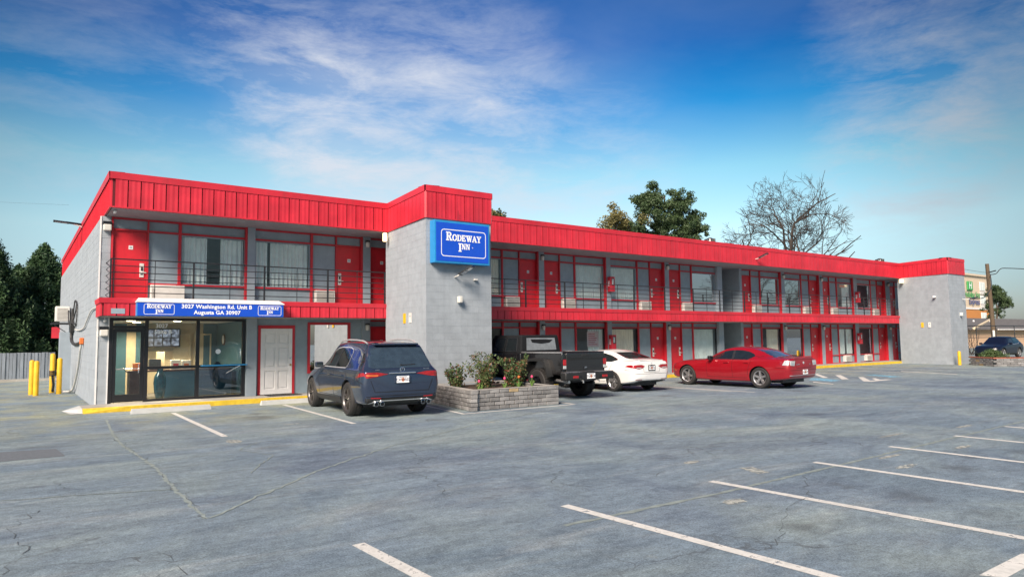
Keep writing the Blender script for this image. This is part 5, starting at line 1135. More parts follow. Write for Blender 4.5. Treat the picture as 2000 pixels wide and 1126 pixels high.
# ------------------------------------------------ white sedan
def car_white():
    T = thing('parked_sedan', 'white sedan with red tail lights parked between the black pickup and the red car', 'car', (16.95,16.55,0), 'cars parked nose-in along the motel', rz=R(-2), local=True); T.scale = (.955,.96,.98)
    st = [(-1.0,.46,.66,.52,.76,.72,.72,.95,.62,.99,.02),(-.94,.36,.80,.46,.85,.70,.78,.98,.64,1.03,.022),(-.78,.31,.84,.42,.885,.70,.82,1.0,.63,1.06,.025),(-.5,.27,.855,.37,.90,.70,.84,1.0,.62,1.09,.03),(-.2,.24,.86,.35,.90,.69,.845,.99,.595,1.17,.035),(.3,.21,.86,.33,.90,.68,.845,.975,.565,1.30,.045),(.75,.20,.86,.31,.90,.67,.845,.96,.55,1.365,.05),(1.2,.20,.86,.31,.90,.66,.845,.95,.55,1.36,.05),(1.6,.20,.86,.31,.90,.66,.84,.935,.585,1.24,.045),(2.1,.20,.86,.32,.90,.65,.84,.92,.64,1.03,.04),(2.35,.21,.855,.33,.90,.64,.83,.90,.66,.94,.035),(2.9,.23,.84,.35,.885,.62,.79,.86,.64,.89,.03),(3.35,.27,.74,.39,.80,.58,.68,.76,.56,.80,.02),(3.55,.34,.52,.44,.58,.55,.50,.64,.42,.68,.015)]
    V, F = loft(st); S = Surf(V, F)
    me = body_mesh(V, F, [MT['carwhite'], MT['bronze']], [(0,.325),(2.7,.325)], .365, .90); body = inst(me, 'car_body', (0,0,0), T)
    for v in 'lr':
        S.patch([(1.95,.98),(1.65,1.14),(1.40,1.25),(1.1,1.285),(1.0,.975)], v, .004).build('side_window', MT['carglass'], body)
        S.patch([(.96,.98),(1.05,1.287),(.70,1.285),(.30,1.215),(-.08,1.10),(-.13,1.06),(.1,1.0)], v, .004).build('side_window', MT['carglass'], body)
        mb = MB()
        for l_ in ([(.97,.97),(.96,.36)], [(2.0,.96),(2.02,.34)], [(.02,1.02),(.12,.8),(.38,.42)], [(.4,.335),(2.02,.335)], [(-.6,.74),(-.96,.72)]): S.strip(l_, .010, v, .0025, mb)
        mb.build('door_gap', MT['seamline'], body)
        for y in (.22,1.10):
            h, d = S.hit(y+.1,.86,v); MB().rbox(min(h.x,h.x-d.x*.04),max(h.x,h.x-d.x*.04),y,y+.20,.845,.875,.01,2).build('door_handle', MT['carwhite'], body)
        S.patch([(-.60,.85),(-.95,.80),(-.99,.87),(-.90,.91),(-.74,.90)], v, .006).build('tail_light', MT['tail'], body)
    S.patch([(-.50,1.315),(.50,1.315),(.585,1.12),(.52,1.105),(-.52,1.105),(-.585,1.12)], 'b', .005).build('rear_window', MT['carglass'], body)
    for s in (-1,1):
        p = [(.32,.86),(.48,.91),(.82,.905),(.82,.80),(.60,.765),(.44,.79)]; S.patch(p if s > 0 else mir(p), 'b', .008, .05).build('tail_light', MT['tail'], body)
        p = [(.46,.815),(.72,.825),(.72,.80),(.52,.79)]; S.patch(p if s > 0 else mir(p), 'b', .011, .05).build('lamp_lens', MT['tailclear'], body)
        p = [(.45,.425),(.74,.43),(.74,.412),(.45,.41)]; S.patch(p if s > 0 else mir(p), 'b', .008, .06).build('reflector', MT['tail'], body)
    S.strip([(-.42,.93),(-.36,.66),(.36,.66),(.42,.93)], .008, 'b', .004).build('boot_gap', MT['seamline'], body)
    S.strip([(-.76,.61),(.76,.61)], .008, 'b', .004).build('bumper_crease', MT['seamline'], body)
    S.patch([(-.62,.29),(.62,.29),(.72,.36),(.60,.385),(-.60,.385),(-.72,.36)], 'b', .012).build('diffuser', MT['plastic'], body)
    MB().rbox(-.55,.55,-1.0,-.90,1.03,1.055,.012,2).build('boot_lip', MT['carwhite'], body)
    MB().lathe([(.03,-.004),(.036,-.008),(.042,-.004)], (0,-1.0,.93), 'y', 20).build('badge', MT['chrome'], body)
    plate(T, 0, -1.01, .80, 'PHB2936', frame='bronze')
    mirror_(T, .95, 1.85, 1.0, None, 'carwhite')
    wheels(T, 2.7, .775, .325, .21, .225, 5, 'wide', MT['alloy'])
    MB().box(-.62,.62,-.6,3.2,.2,.45).build('underbody', MT['bronze'], body)
car_white()

# ------------------------------------------------ black pickup
def car_jeep():
    T = thing('pickup_truck', 'black lifted pickup truck with soft top and wide fender flares beside the flower bed', 'pickup truck', (13.45,16.05,0), 'cars parked nose-in along the motel', rz=R(-1), local=True)
    B = MT['jeepblack']; g = .0
    bed = MB().rbox(-.82,.82,-1.05,.92,.72,1.34,.04,3).build('cargo_bed', B, T, smooth=40)
    MB().rbox(-.79,.79,-1.03,.90,1.342,1.372,.012,2).build('bed_cover', MT['canvas'], T)
    for s in (-1,1): MB().rbox(s*.80-.03,s*.80+.03,-1.03,.92,1.335,1.385,.012,2).build('bed_rail', MT['alloy'], bed)
    tg = MB().rbox(-.70,.70,-1.10,-1.02,.80,1.35,.025,3).build('tailgate', B, T, smooth=40)
    MB().rbox(-.69,.69,-1.112,-1.09,1.20,1.345,.01,2).build('tailgate_band', B, tg, smooth=40)
    MB().rbox(-.70,.70,-1.115,-1.05,.79,.835,.01,2).build('tailgate_ledge', MT['darkalloy'], tg)
    MB().rbox(-.14,.14,-1.125,-1.10,1.245,1.315,.012,2).build('tailgate_handle', MT['plastic'], tg)
    text('JEEP', .05, MT['chrome'], (.0,-1.128,.93), tg, bold=.002, name='badge_lettering')
    for s in (-1,1):
        l = MB().rbox(s*.765-.075,s*.765+.075,-1.10,-1.0,.88,1.19,.02,2).build('tail_light', MT['bronze'], T)
        MB().rbox(s*.765-.058,s*.765+.058,-1.112,-1.09,1.00,1.17,.012,2).build('tail_lens', MT['tail'], l); MB().rbox(s*.765-.058,s*.765+.058,-1.111,-1.09,.90,.99,.012,2).build('tail_lens', MT['tailclear'], l)
    bp = MB().rbox(-.92,.92,-1.33,-1.08,.58,.80,.045,3).build('rear_bumper', MT['plastic'], T, smooth=40)
    MB().rbox(-.21,.21,-1.345,-1.30,.56,.80,.02,2).build('plate_recess', MT['bronze'], bp)
    for s in (-1,1):
        MB().rbox(s*.55-.10,s*.55+.10,-1.338,-1.325,.64,.71,.01,1).build('reflector', MT['tail'], bp); MB().rbox(s*.36-.06,s*.36+.06,-1.338,-1.325,.65,.70,.01,1).build('bumper_slot', MT['bronze'], bp)
        MB().rbox(s*.62-.30,s*.62+.30,-1.32,-1.1,.795,.812,.008,1).build('bumper_step', MT['alloy'], bp)
        MB().tube([(s*.30,-1.36,.50),(s*.30,-1.36,.56),(s*.30,-1.26,.58)],.022,6).build('tow_hook', MT['alloy'], bp)
    plate(T, 0, -1.355, .69, 'TGX6120')
    # cab
    def tp(x, y, z):     # tumblehome and raked ends
        t = max(0, (z-1.30)/.60); k = (y-.98)/2.02; return (x*(1-.085*t), y+t*(.06*(1-k)-.42*k), z)
    lower = MB().rbox(-.84,.84,.95,3.15,.62,1.33,.04,3).build('car_body', B, T, smooth=40)
    top = MB().rbox(-.80,.80,.98,3.0,1.30,1.895,.07,4, taper=tp).build('soft_top', MT['canvas'], T, smooth=50)
    MB().faces([tp(-.60,1.0-.050,1.42),tp(.60,1.0-.050,1.42),tp(.60,1.0-.050,1.80),tp(-.60,1.0-.050,1.80)], [(0,1,2,3)]).build('rear_window', MT['vinyl'], top)
    MB().faces([tp(-.38,1.0-.058,1.66),tp(0,1.0-.058,1.62),tp(.34,1.0-.058,1.65),tp(.50,1.0-.058,1.74),tp(.2,1.0-.058,1.755),tp(-.44,1.0-.058,1.76)], [(0,1,2,3,4,5)]).build('rolled_flap', MT['canvas'], top)
    for s in (-1,1):
        for y0, y1 in ((1.22,1.86),(1.98,2.62)):
            q = [tp(s*.806,y0,1.38),tp(s*.806,y1,1.38),tp(s*.806,y1,1.80),tp(s*.806,y0,1.80)]
            MB().faces(q, [(0,1,2,3) if s > 0 else (3,2,1,0)]).build('side_window', MT['carglass'], top)
            mb = MB()
            for a, c in zip(q, q[1:]+q[:1]): mb.tube([a,c],.014,5)
            mb.build('window_seal', MT['black'], top)
        MB().box(s*.846-.003,s*.846+.003,1.90,1.912,.66,1.32).box(s*.846-.003,s*.846+.003,1.14,1.152,.9,1.32).box(s*.846-.003,s*.846+.003,2.72,2.732,.66,1.32).build('door_gap', MT['seamline'], lower)
        for y in (1.22,2.0): MB().rbox(s*.87-.03,s*.87+.02,y,y+.18,1.18,1.22,.01,2).build('door_handle', MT['plastic'], lower)
        # trapezoid flares with depth
        for yc in (0, 3.49):
            prof = [(-.60,.66),(-.56,.86),(-.40,1.15),(-.30,1.18),(.30,1.18),(.40,1.15),(.60,.84),(.66,.62)]
            inn = [(-.53,.66),(-.49,.84),(-.36,1.08),(-.28,1.11),(.28,1.11),(.36,1.08),(.53,.82),(.58,.62)]
            xo, xi = s*1.0, s*.78; n = len(prof); mb = MB()
            vs = [(xo,yc+a,b) for a,b in prof]+[(xo-s*.01,yc+a,b) for a,b in inn]+[(xi,yc+a,b+.02) for a,b in prof]+[(xi,yc+a,b) for a,b in inn]
            fs = [(i,i+1,n+i+1,n+i) for i in range(n-1)]+[(2*n+i,2*n+i+1,i+1,i) for i in range(n-1)]+[(n+i,n+i+1,3*n+i+1,3*n+i) for i in range(n-1)]+[(0,n,3*n,2*n),(n-1,2*n-1,4*n-1,3*n-1)]
            mb.faces(vs, fs).build('fender_flare', MT['plastic'], T, smooth=30)
            MB().box(min(s*.62,s*.80),max(s*.62,s*.80),yc-.52,yc+.52,1.06,1.10).build('wheel_arch', MT['bronze'], T)
    # nose
    MB().rbox(-.66,.66,3.16,4.10,.75,1.36,.05,3).build('bonnet', B, T, smooth=40); MB().rbox(-.62,.62,4.08,4.16,.72,1.30,.03,2).build('grille', B, T)
    for s in (-1,1): MB().lathe([(.001,.03),(.09,.02),(.10,0)], (s*.42,4.165,1.12), 'y', 18).build('headlight', MT['tailclear'], T)
    MB().rbox(-.9,.9,4.16,4.36,.58,.78,.04,2).build('front_bumper', MT['plastic'], T)
    for s in (-1,1): MB().rbox(s*.98-.11,s*.98+.11,2.70,2.80,1.36,1.56,.03,2).build('wing_mirror', MT['plastic'], T); MB().box(s*.98-.09,s*.98+.09,2.692,2.698,1.38,1.54).build('mirror_glass', MT['chrome'], T)
    MB().box(-.35,.35,-.9,4.0,.50,.70).tube([(-.75,0,.46),(.75,0,.46)],.06,8).tube([(0,0,.46),(0,.001,.46)],.15,8).tube([(.45,-.95,.45),(.45,.9,.5)],.05,8).tube([(-.62,-1.0,.50),(-.62,-.3,.55)],.05,8).build('chassis', MT['bronze'], T)
    MB().tube([(-.66,-1.16,.53),(-.66,-.6,.56)],.045,10).build('exhaust_pipe', MT['alloy'], T)
    wheels(T, 3.49, .80, .44, .32, .235, 6, 'pair', MT['bronze'])
    # tread blocks
    for y in (0,):
        for s in (-1,1):
            mb = MB()
            for k in range(36):
                a = 2*math.pi*k/36
                for j in (-1,1):
                    c, q = math.cos(a+.04*j), math.sin(a+.04*j); x = s*.80+j*.085; r0, r1 = .425, .452
                    e = .025
                    vs = [(x+dx,(r*c-w*q)+y,(r*q+w*c)+.452) for r in (r0,r1) for dx, w in ((-.06,-e),(.06,-e),(.06,e),(-.06,e))]
                    mb.faces(vs, [(4,5,6,7),(0,1,5,4),(1,2,6,5),(2,3,7,6),(3,0,4,7)])
            mb.build('tyre_tread', MT['rubber'], T)
car_jeep()

# ------------------------------------------------ dark SUV, far right
def car_far():
    T = thing('parked_suv', 'dark navy crossover parked sideways beyond the far stair tower', 'SUV', (60.7,20.2,0), None, rz=R(88), local=True)
    st = [(-.92,.46,.70,.52,.80,.72,.78,1.0,.62,1.05,.02),(-.82,.36,.84,.44,.88,.72,.84,1.02,.64,1.14,.02),(-.55,.30,.88,.40,.91,.73,.87,1.03,.60,1.40,.03),(-.2,.27,.89,.38,.92,.73,.88,1.02,.58,1.49,.04),(.6,.25,.89,.36,.92,.72,.88,1.0,.59,1.55,.05),(1.2,.25,.89,.36,.92,.72,.88,.98,.58,1.51,.05),(1.7,.25,.89,.36,.92,.71,.88,.96,.63,1.28,.04),(2.15,.25,.88,.36,.92,.70,.87,.94,.68,1.02,.03),(2.8,.28,.86,.39,.90,.68,.82,.90,.66,.94,.03),(3.3,.32,.74,.42,.80,.62,.70,.80,.56,.84,.02),(3.5,.38,.5,.46,.56,.56,.48,.68,.4,.72,.015)]
    V, F = loft(st, 64); S = Surf(V, F)
    body = inst(body_mesh(V, F, [MT['navy'], MT['plastic']], [(0,.36),(2.65,.36)], .42, .92), 'car_body', (0,0,0), T)
    for v in 'lr':
        S.patch([(1.75,1.02),(1.42,1.24),(1.05,1.40),(.75,1.43),(.70,1.02)], v, .004).build('side_window', MT['carglass'], body)
        S.patch([(.64,1.03),(.68,1.43),(.2,1.42),(-.25,1.33),(-.38,1.22),(-.1,1.08)], v, .004).build('side_window', MT['carglass'], body)
        S.strip([(1.8,1.0),(.6,1.015),(-.1,1.06),(-.42,1.2)], .018, v, .006).build('window_trim', MT['silver'], body)
        S.patch([(-.45,.98),(-.80,.98),(-.84,1.06),(-.62,1.05)], v, .006).build('tail_light', MT['tail'], body)
        S.patch([(.5,.27),(2.2,.27),(2.2,.38),(.5,.38)], v, .01).build('side_skirt', MT['plastic'], body)
    S.patch([(-.56,1.38),(.56,1.38),(.64,1.1),(-.64,1.1)], 'b', .005).build('rear_window', MT['carglass'], body)
    MB().rbox(-.5,.5,-.62,-.35,1.46,1.50,.012,2).build('roof_spoiler', MT['navy'], body)
    mirror_(T, .98, 1.65, 1.06, None, 'navy')
    wheels(T, 2.65, .79, .36, .23, .255, 5, 'pair', MT['alloy'])
    MB().box(-.62,.62,-.5,3.2,.22,.45).build('underbody', MT['bronze'], body)
car_far()
# ================================================================== vegetation
def leaf_mesh(cents, rad, n, size, mats, flat=1., name='foliage', aspect=.5, jitter=.4):
    """n leaf quads spread through balls of given radii; mats: list of (material, share)."""
    cents = np.array(cents); rad = np.array(rad); w = rad**2/np.sum(rad**2)
    idx = rng.choice(len(cents), n, p=w); d = rng.normal(size=(n,3)); d /= np.linalg.norm(d,axis=1)[:,None]
    r = rad[idx][:,None]*(rng.random((n,1))**.45); d2 = d.copy(); d2[:,2] *= flat
    c = cents[idx]+d2*r
    u = rng.normal(size=(n,3)); u = u*.8+d*.5; u /= np.linalg.norm(u,axis=1)[:,None]
    v = np.cross(u, rng.normal(size=(n,3))); v /= np.linalg.norm(v,axis=1)[:,None]
    s = size*(1-jitter+2*jitter*rng.random((n,1)))
    V = np.stack([c-u*s*.5, c+v*s*aspect*.5, c+u*s*.5, c-v*s*aspect*.5],1).reshape(-1,3)
    me = bpy.data.meshes.new(name); me.vertices.add(4*n); me.vertices.foreach_set('co', V.ravel().astype('f'))
    me.loops.add(4*n); me.loops.foreach_set('vertex_index', np.arange(4*n, dtype='i')); me.polygons.add(n); me.polygons.foreach_set('loop_start', np.arange(0,4*n,4, dtype='i'))
    for m, _ in mats: me.materials.append(m)
    if len(mats) > 1:
        p = np.array([q for _, q in mats]); me.polygons.foreach_set('material_index', rng.choice(len(mats), n, p=p/p.sum()).astype('i'))
    me.update(calc_edges=True); return me
def limbs(base, top, r0, r1, n=6, wob=.1):
    pts = [Vector(base).lerp(Vector(top), i/n)+(Vector((random.gauss(0,wob),random.gauss(0,wob),0)) if 0 < i < n else Vector()) for i in range(n+1)]
    return pts, [r0+(r1-r0)*i/n for i in range(n+1)]
# pine behind the roof
def pine(x, y, h, label, cl, leafn, leafs, mats, tr, group=None):
    o = thing('pine_tree', label, 'tree', (x,y,0), group); mb = MB()
    P, rr = limbs((x,y,0),(x+.2,y,h*.93),tr,tr*.25,8,.12); mb.tube(P, rr, 9)
    for c, r in cl:
        z0 = max(.35*h, c[2]-.25*abs(c[0]-x)-.6); t = z0/(h*.93); q = P[min(8,int(t*8))]; a = Vector((q.x,q.y,z0)); mb.tube([a, a.lerp(Vector(c),.5)+Vector((0,0,-.15)), Vector(c)], [tr*.28,tr*.16,.03], 5)
    mb.build('trunk', MT['bark'], o, smooth=60)
    # several tufts per limb so the sky shows between them
    cc, rd = [], []; rs = random.Random(3)
    for c, r in cl:
        for k in range(20):
            d = Vector((rs.gauss(0,1),rs.gauss(0,1),rs.gauss(0,.8))).normalized()*r*rs.uniform(.2,1.08); cc.append(tuple(Vector(c)+d)); rd.append(r*rs.uniform(.24,.40))
    cr = inst(leaf_mesh(cc, rd, leafn, leafs, mats, .75, aspect=.38), 'crown', (x,y,0), o); cr.data.transform(Matrix.Translation((-x,-y,0))); return o
px, py = 50.0, 44
cl = []
for dx, z, r in ((0,15.9,1.5),(-1.4,15.0,1.5),(1.5,15.1,1.4),(.2,14.2,1.8),(-2.4,13.6,1.5),(2.4,13.9,1.5),(-.6,12.6,1.9),(3.3,12.9,1.2),(1.6,12.3,1.7),(-2.0,11.6,1.5),(3.6,11.3,1.4),(.5,10.8,1.9),(-3.4,12.0,.9),(4.4,10.2,1.2),(2.4,9.6,1.6),(-1.4,9.6,1.5),(5.0,9.2,1.1),(-3.0,10.2,1.3),(5.8,11.2,.9),(6.3,10.4,1.0),(6.9,9.6,1.1),(4.4,12.2,1.0),(1.,8.4,1.6),(-.3,11.4,1.7),(2.8,10.6,1.5)):
    cl.append(((px+dx*1.08, py+random.uniform(-1.6,1.6), z), r))
pine(px, py, 16.5, 'tall dark green pine rising behind the red roof', cl, 50000, .25, [(MT['pine'],1.)], .30)
# small olive tree left of it
def leafy(name, label, x, y, h, cl, n, size, mats, tr=.12):
    o = thing(name, label, 'tree', (x,y,0)); mb = MB(); P, rr = limbs((x,y,0),(x,y,h*.8),tr,tr*.35,6,.08); mb.tube(P, rr, 8)
    for c, r in cl: mb.tube([P[3], P[4].lerp(Vector(c),.5), Vector(c)], [tr*.5,tr*.3,.02], 5)
    mb.build('trunk', MT['barkgrey'], o, smooth=60); cr = inst(leaf_mesh([c for c,_ in cl], [r for _,r in cl], n, size, mats, aspect=.6), 'crown', (x,y,0), o); cr.data.transform(Matrix.Translation((-x,-y,0))); return o
leafy('olive_tree', 'sparse olive green tree beside the pine behind the roof', 45.5, 45.5, 13.4, [((46.1+random.gauss(0,1.2),45.5+random.gauss(0,.8),12.4+random.gauss(0,.65)),random.uniform(.5,.9)) for _ in range(20)], 5000, .2, [(MT['olive'],1.)])
leafy('treetop', 'small treetop peeping over the roof beside the sign tower', 32.2, 47, 13.2, [((32.0+random.uniform(-.9,.9),47+random.gauss(0,.5),12.0+random.gauss(0,.35)),.55) for _ in range(9)], 1500, .22, [(MT['olive'],.5),(MT['pine'],.5)])
# bare tree
def bare(x, y, h, label, spread, seed, depth=7, r0=.24, name='bare_tree', hull=None, rmin=.024):
    rs = random.Random(seed); o = thing(name, label, 'tree', (x,y,0)); mb = MB()
    def grow(p, d, L, r, lv):
        n = 4; pts = [p]; q = p.copy(); dd = d.copy()
        if hull and lv > 0 and ((p.x-hull[0])/hull[3])**2+((p.y-hull[1])/hull[3])**2+(max(0,p.z-hull[2])/hull[4])**2 > 1: return
        for i in range(n):
            dd = (dd+Vector((rs.gauss(0,.13),rs.gauss(0,.13),rs.gauss(0,.07)+(.05 if lv < 4 else .01)))).normalized(); q = q+dd*L/n; pts.append(q.copy())
        mb.tube(pts, [r*(1-.45*i/n) for i in range(n+1)], 7 if lv < 2 else (5 if lv < 4 else 3), cap=False)
        if lv >= depth: return
        k = 2 if lv < 1 else rs.choice((2,3,3)) if lv < 5 else rs.choice((2,3))
        for j in range(k):
            a = dd.orthogonal().normalized(); a.rotate(Matrix.Rotation(rs.uniform(0,6.28),3,dd))
            nd_ = (dd*1.0+a*rs.uniform(.42,.95)*spread).normalized(); s = pts[-1] if j < 2 else pts[rs.choice((2,3))]
            grow(s, nd_, L*rs.uniform(.66,.86), max(rmin, r*.63*rs.uniform(.8,1.1)), lv+1)
    for k in range(3 if depth > 5 else 1):
        grow(Vector((x+.1*k,y,0)), Vector((rs.uniform(-.28,.28)+(-.16,.1,.30)[k],rs.uniform(-.15,.15),1)).normalized(), h*.36, r0*(1,.85,.8)[k], 0)
    mb.build('trunk', MT['barkgrey'], o, smooth=60); return o
bare(64.2, 42, 15.4, 'large leafless tree spreading its twigs above the red roof', 1.05, 11, 8, .44, hull=(66.8,42,12.6,6.3,6.6), rmin=.020)
# evergreens behind the fence, left
def cypress(x, y, h, w, label, n):
    o = thing('cypress_tree', label, 'tree', (x,y,0), 'evergreens behind the left fence'); MB().tube([(x,y,0),(x,y,h*.9)],[.2,.04],8).build('trunk', MT['bark'], o)
    cc, rd = [], []
    for k in range(1000):
        t = random.random()**.75; a = random.uniform(0,6.28); prof = (1-t)**.78*(.7+.3*min(1,t/.10))*1.12; rr = w*prof*(random.uniform(.55,1.0)+.16*math.sin(a*5+t*23))
        cc.append((x+rr*math.cos(a), y+rr*math.sin(a), .25+t*h*.97)); rd.append(random.uniform(.13,.30)*(1.15-.6*t)*w/2.0)
    cr = inst(leaf_mesh(cc, rd, n, .20, [(MT['cypress'],1.)], 1.9, aspect=.34), 'crown', (x,y,0), o); cr.data.transform(Matrix.Translation((-x,-y,0)))
cypress(-1.7, 49.5, 9.0, 3.0, 'tall dark evergreen, the one cut by the left picture edge', 56000)
cypress(1.3, 52.5, 7.9, 3.3, 'dark evergreen behind the fence touching the motel wall', 60000)
cypress(.0, 55.5, 6.9, 2.6, 'smaller dark evergreen between the two large ones behind the fence', 22000)
cypress(-4.4, 50.5, 9.0, 2.3, 'broad dark evergreen beyond the left end of the fence', 9000)
# fence
F = thing('picket_fence', 'weathered grey board fence under the evergreens at the left', 'fence', (-2,43.6,0))
pk = MB().box(-.068,.068,-.01,.01,.06,1.42).mesh([MT['fencewood']])
x = -9.0
while x < 1.75:
    o = inst(pk, 'picket', (x, 43.5+(.035 if int(x*100) % 2 else 0), random.uniform(-.01,.01)), F); x += .15
for z in (.3,1.15): MB().box(-9,1.75,43.55,43.6,z,z+.09).build('fence_rail', MT['fencewood'], F)
# grass verge strip by the fence
MB().box(-9,1.8,42.2,42.5,0,.12).build('kerb_strip', MT['concrete'], lot)
# planter shrubs
def shrub(x, y, h, w, label, n, mats, size=.062):
    o = thing('rose_shrub', label, 'shrub', (x,y,.44), 'shrubs in the raised bed'); mb = MB(); cc, rd = [], []
    for k in range(26):
        a = random.uniform(0,6.28); t = Vector((x+w*.5*random.random()**.5*math.cos(a), y+w*.5*random.random()**.5*math.sin(a), .44+h*random.uniform(.45,1.0)))
        b = Vector((x+random.gauss(0,.05),y+random.gauss(0,.05),.44)); mid = b.lerp(t,.5)+Vector((0,0,.06)); mb.tube([b,mid,t],[.009,.006,.003],4)
        for s in (.12,.3,.5,.7,.85,1.0): cc.append(tuple(b.lerp(t,s))); rd.append(random.uniform(.08,.16)*(1.35-.75*s)*max(.8,w))
    mb.build('stems', MT['barkgrey'], o)
    cr = inst(leaf_mesh(cc, rd, n, size, mats, aspect=.65), 'foliage', (x,y,.44), o); cr.data.transform(Matrix.Translation((-x,-y,-.44)))
shrub(9.92,16.4,.68,.75,'thin rose shrub at the left end of the raised bed', 2200, [(MT['shrub'],.8),(MT['shrubred'],.2)])
shrub(10.62,16.0,.94,1.05,'tallest rose shrub with reddish shoots in the middle of the raised bed', 3000, [(MT['shrub'],.72),(MT['shrubred'],.28)])
shrub(11.45,15.75,.84,.95,'dense rounded shrub with red tips at the right of the raised bed', 6000, [(MT['shrub'],.7),(MT['shrubred'],.3)])
TL = [(9.62,14.75,.22,'pink','pink tulip at the front left corner of the raised bed'),(10.42,14.75,.26,'pink','faded pink tulip left of the middle of the raised bed'),(10.86,14.72,.28,'orange','orange red tulip in the middle of the raised bed front'),(11.32,14.75,.27,'pink','bright pink tulip right of the middle of the raised bed'),(11.75,15.3,.24,None,'flowerless green tulip leaves by the right side of the raised bed'),(9.95,15.1,.2,None,'green tulip leaves behind the left corner of the raised bed')]
for x, y, h, m, l in TL:
    o = thing('tulip', l, 'flower', (x,y,.44), 'tulips along the raised bed'); mb = MB()
    for k in range(5):
        a = k*1.3+x; dx, dy = math.cos(a), math.sin(a); w = .018
        mb.faces([(x-dy*w,y+dx*w,.44),(x+dy*w,y-dx*w,.44),(x+dx*.05+dy*w*1.3,y+dy*.05-dx*w*1.3,.44+h*.5),(x+dx*.05-dy*w*1.3,y+dy*.05+dx*w*1.3,.44+h*.5),(x+dx*.11,y+dy*.11,.44+h*.75)], [(0,1,2,3),(3,2,4)])
    mb.tube([(x,y,.44),(x,y,.44+h)],.006,5); mb.build('leaves', MT['tulip'], o)
    if m: MB().lathe([(.001,0),(.025,.012),(.034,.035),(.028,.065),(.012,.08)], (x,y,.44+h), n=8).build('bloom', MT[m], o, smooth=60)

# ================================================================== right background
B = thing('stone_bed', 'low stone flower bed topped with red bricks at the far right', 'planter', (46,16,0))
bc = [(46.9,17.2),(44.75,16.75),(42.9,14.9),(45.5,13.2)]
bs = [MB().rbox(-.19,.19,-.09,.09,0,.10,.014,1).mesh([MT['stone']]), MB().rbox(-.19,.19,-.09,.09,0,.10,.014,1).mesh([MT['stonetan']])]
bb = MB().rbox(-.10,.10,-.10,.10,0,.065,.008,1).mesh([MT['brick']])
for p, q in ((bc[1],bc[2]),(bc[2],bc[3])):
    p, q = Vector((*p,0)), Vector((*q,0)); Ln = (q-p).length; d = (q-p)/Ln; n = Vector((-d.y,d.x,0)); ang = math.atan2(d.y,d.x)
    for k in range(4):
        s = .2*(k % 2)
        while s < Ln-.1:
            c = p+d*(s+.19)+n*.08; o = inst(bs[random.random() < .06], 'stone', (c.x,c.y,k*.104), B); o.rotation_euler = (0,0,ang+random.gauss(0,.03)); s += .395
    s = 0
    while s < Ln:
        c = p+d*(s+.1)+n*.09; o = inst(bb, 'brick', (c.x,c.y,.418), B); o.rotation_euler = (0,0,ang); s += .208
MB().prism([(46.7,17.1),(44.9,16.7),(43.1,14.95),(45.4,13.4)][::-1], 0, .36).build('soil', MT['soil'], B)
line([(43.5,14.3),(46.5,12.0)], .12)
def bush(x, y, z, h, w, label, n, mats, size=.09, name='bush'):
    o = thing(name, label, 'bush', (x,y,z)); mb = MB(); cc, rd = [], []
    for k in range(16):
        a = random.uniform(0,6.28); t = Vector((x+w*.5*random.random()*math.cos(a), y+w*.5*random.random()*math.sin(a), z+h*random.uniform(.4,.9))); mb.tube([(x,y,z),t],[.012,.004],4); cc.append(tuple(t)); rd.append(w*.2)
    mb.build('stems', MT['barkgrey'], o); cr = inst(leaf_mesh(cc, rd, n, size, mats), 'foliage', (x,y,z), o); cr.data.transform(Matrix.Translation((-x,-y,-z)))
bush(46.9,16.2,.0,.72,1.5,'dark green bush growing in the low stone bed', 2600, [(MT['shrub'],1.)])
for i, (x, y, l) in enumerate(((60.5,23.6,'leafless brown thicket behind the dark blue car'),(66,25.2,'leafless brown bush at the foot of the utility pole'),(62.6,24.4,'leafless bush beside the far stair tower'))):
    rs = random.Random(40+i); o = thing('bare_bush', l, 'bush', (x,y,0)); mb = MB()
    for k in range(70):
        p = Vector((x+rs.uniform(-1.6,1.6),y+rs.uniform(-.5,.5),0)); pts = [p]
        for j in range(4): p = p+Vector((rs.gauss(0,.22),rs.gauss(0,.15),rs.uniform(.3,.75))); pts.append(p)
        mb.tube(pts,[.028,.022,.016,.010,.006],3,cap=False)
    mb.build('twigs', MT['barkgrey'], o)
# pole with wires
U = thing('utility_pole', 'leaning brown wooden utility pole at the right', 'utility pole', (69.7,24,0))
MB().tube([(69.75,24,0),(69.5,24,4),(69.2,24,7.95)],[.19,.17,.145],10).build('pole_shaft', MT['polewood'], U, smooth=50)
MB().tube([(69.3,23.85,7.2),(69.9,23.6,7.35)],.05,6).build('insulator', MT['plastic'], U)
MB().tube([(69.1,23.8,1.5),(69.1,23.8,2.1)],.09,8).build('pole_tag', MT['offwhite'], U)
def wire(label, pts, r): o = thing('overhead_wire', label, 'wire', pts[0]); return loop(pts, r, par=o)
wire('thick overhead wire from the pole out to the right', [(69.4,23.9,7.0),(70.2,23.7,7.1),(70.8,23.5,7.55),(72,23.2,7.62),(76,22,7.62),(84,20,7.9)], .035)
wire('thin overhead wire from the pole sloping down to the tower', [(69.2,23.9,7.3),(66,22.8,6.9),(60,21.5,6.6),(47,18.5,6.0)], .012)
wire('dark service cable drooping from the pole to the floodlight arm', [(69.2,23.8,6.9),(67.5,23.2,6.75),(64,22.0,5.6),(58,20.4,4.5),(47,17.2,3.9)], .03)
wire('thin wire crossing the sky above the left evergreens', [(-14,47,10.2),(-4,47,9.7),(2.2,46,9.75)], .0035)
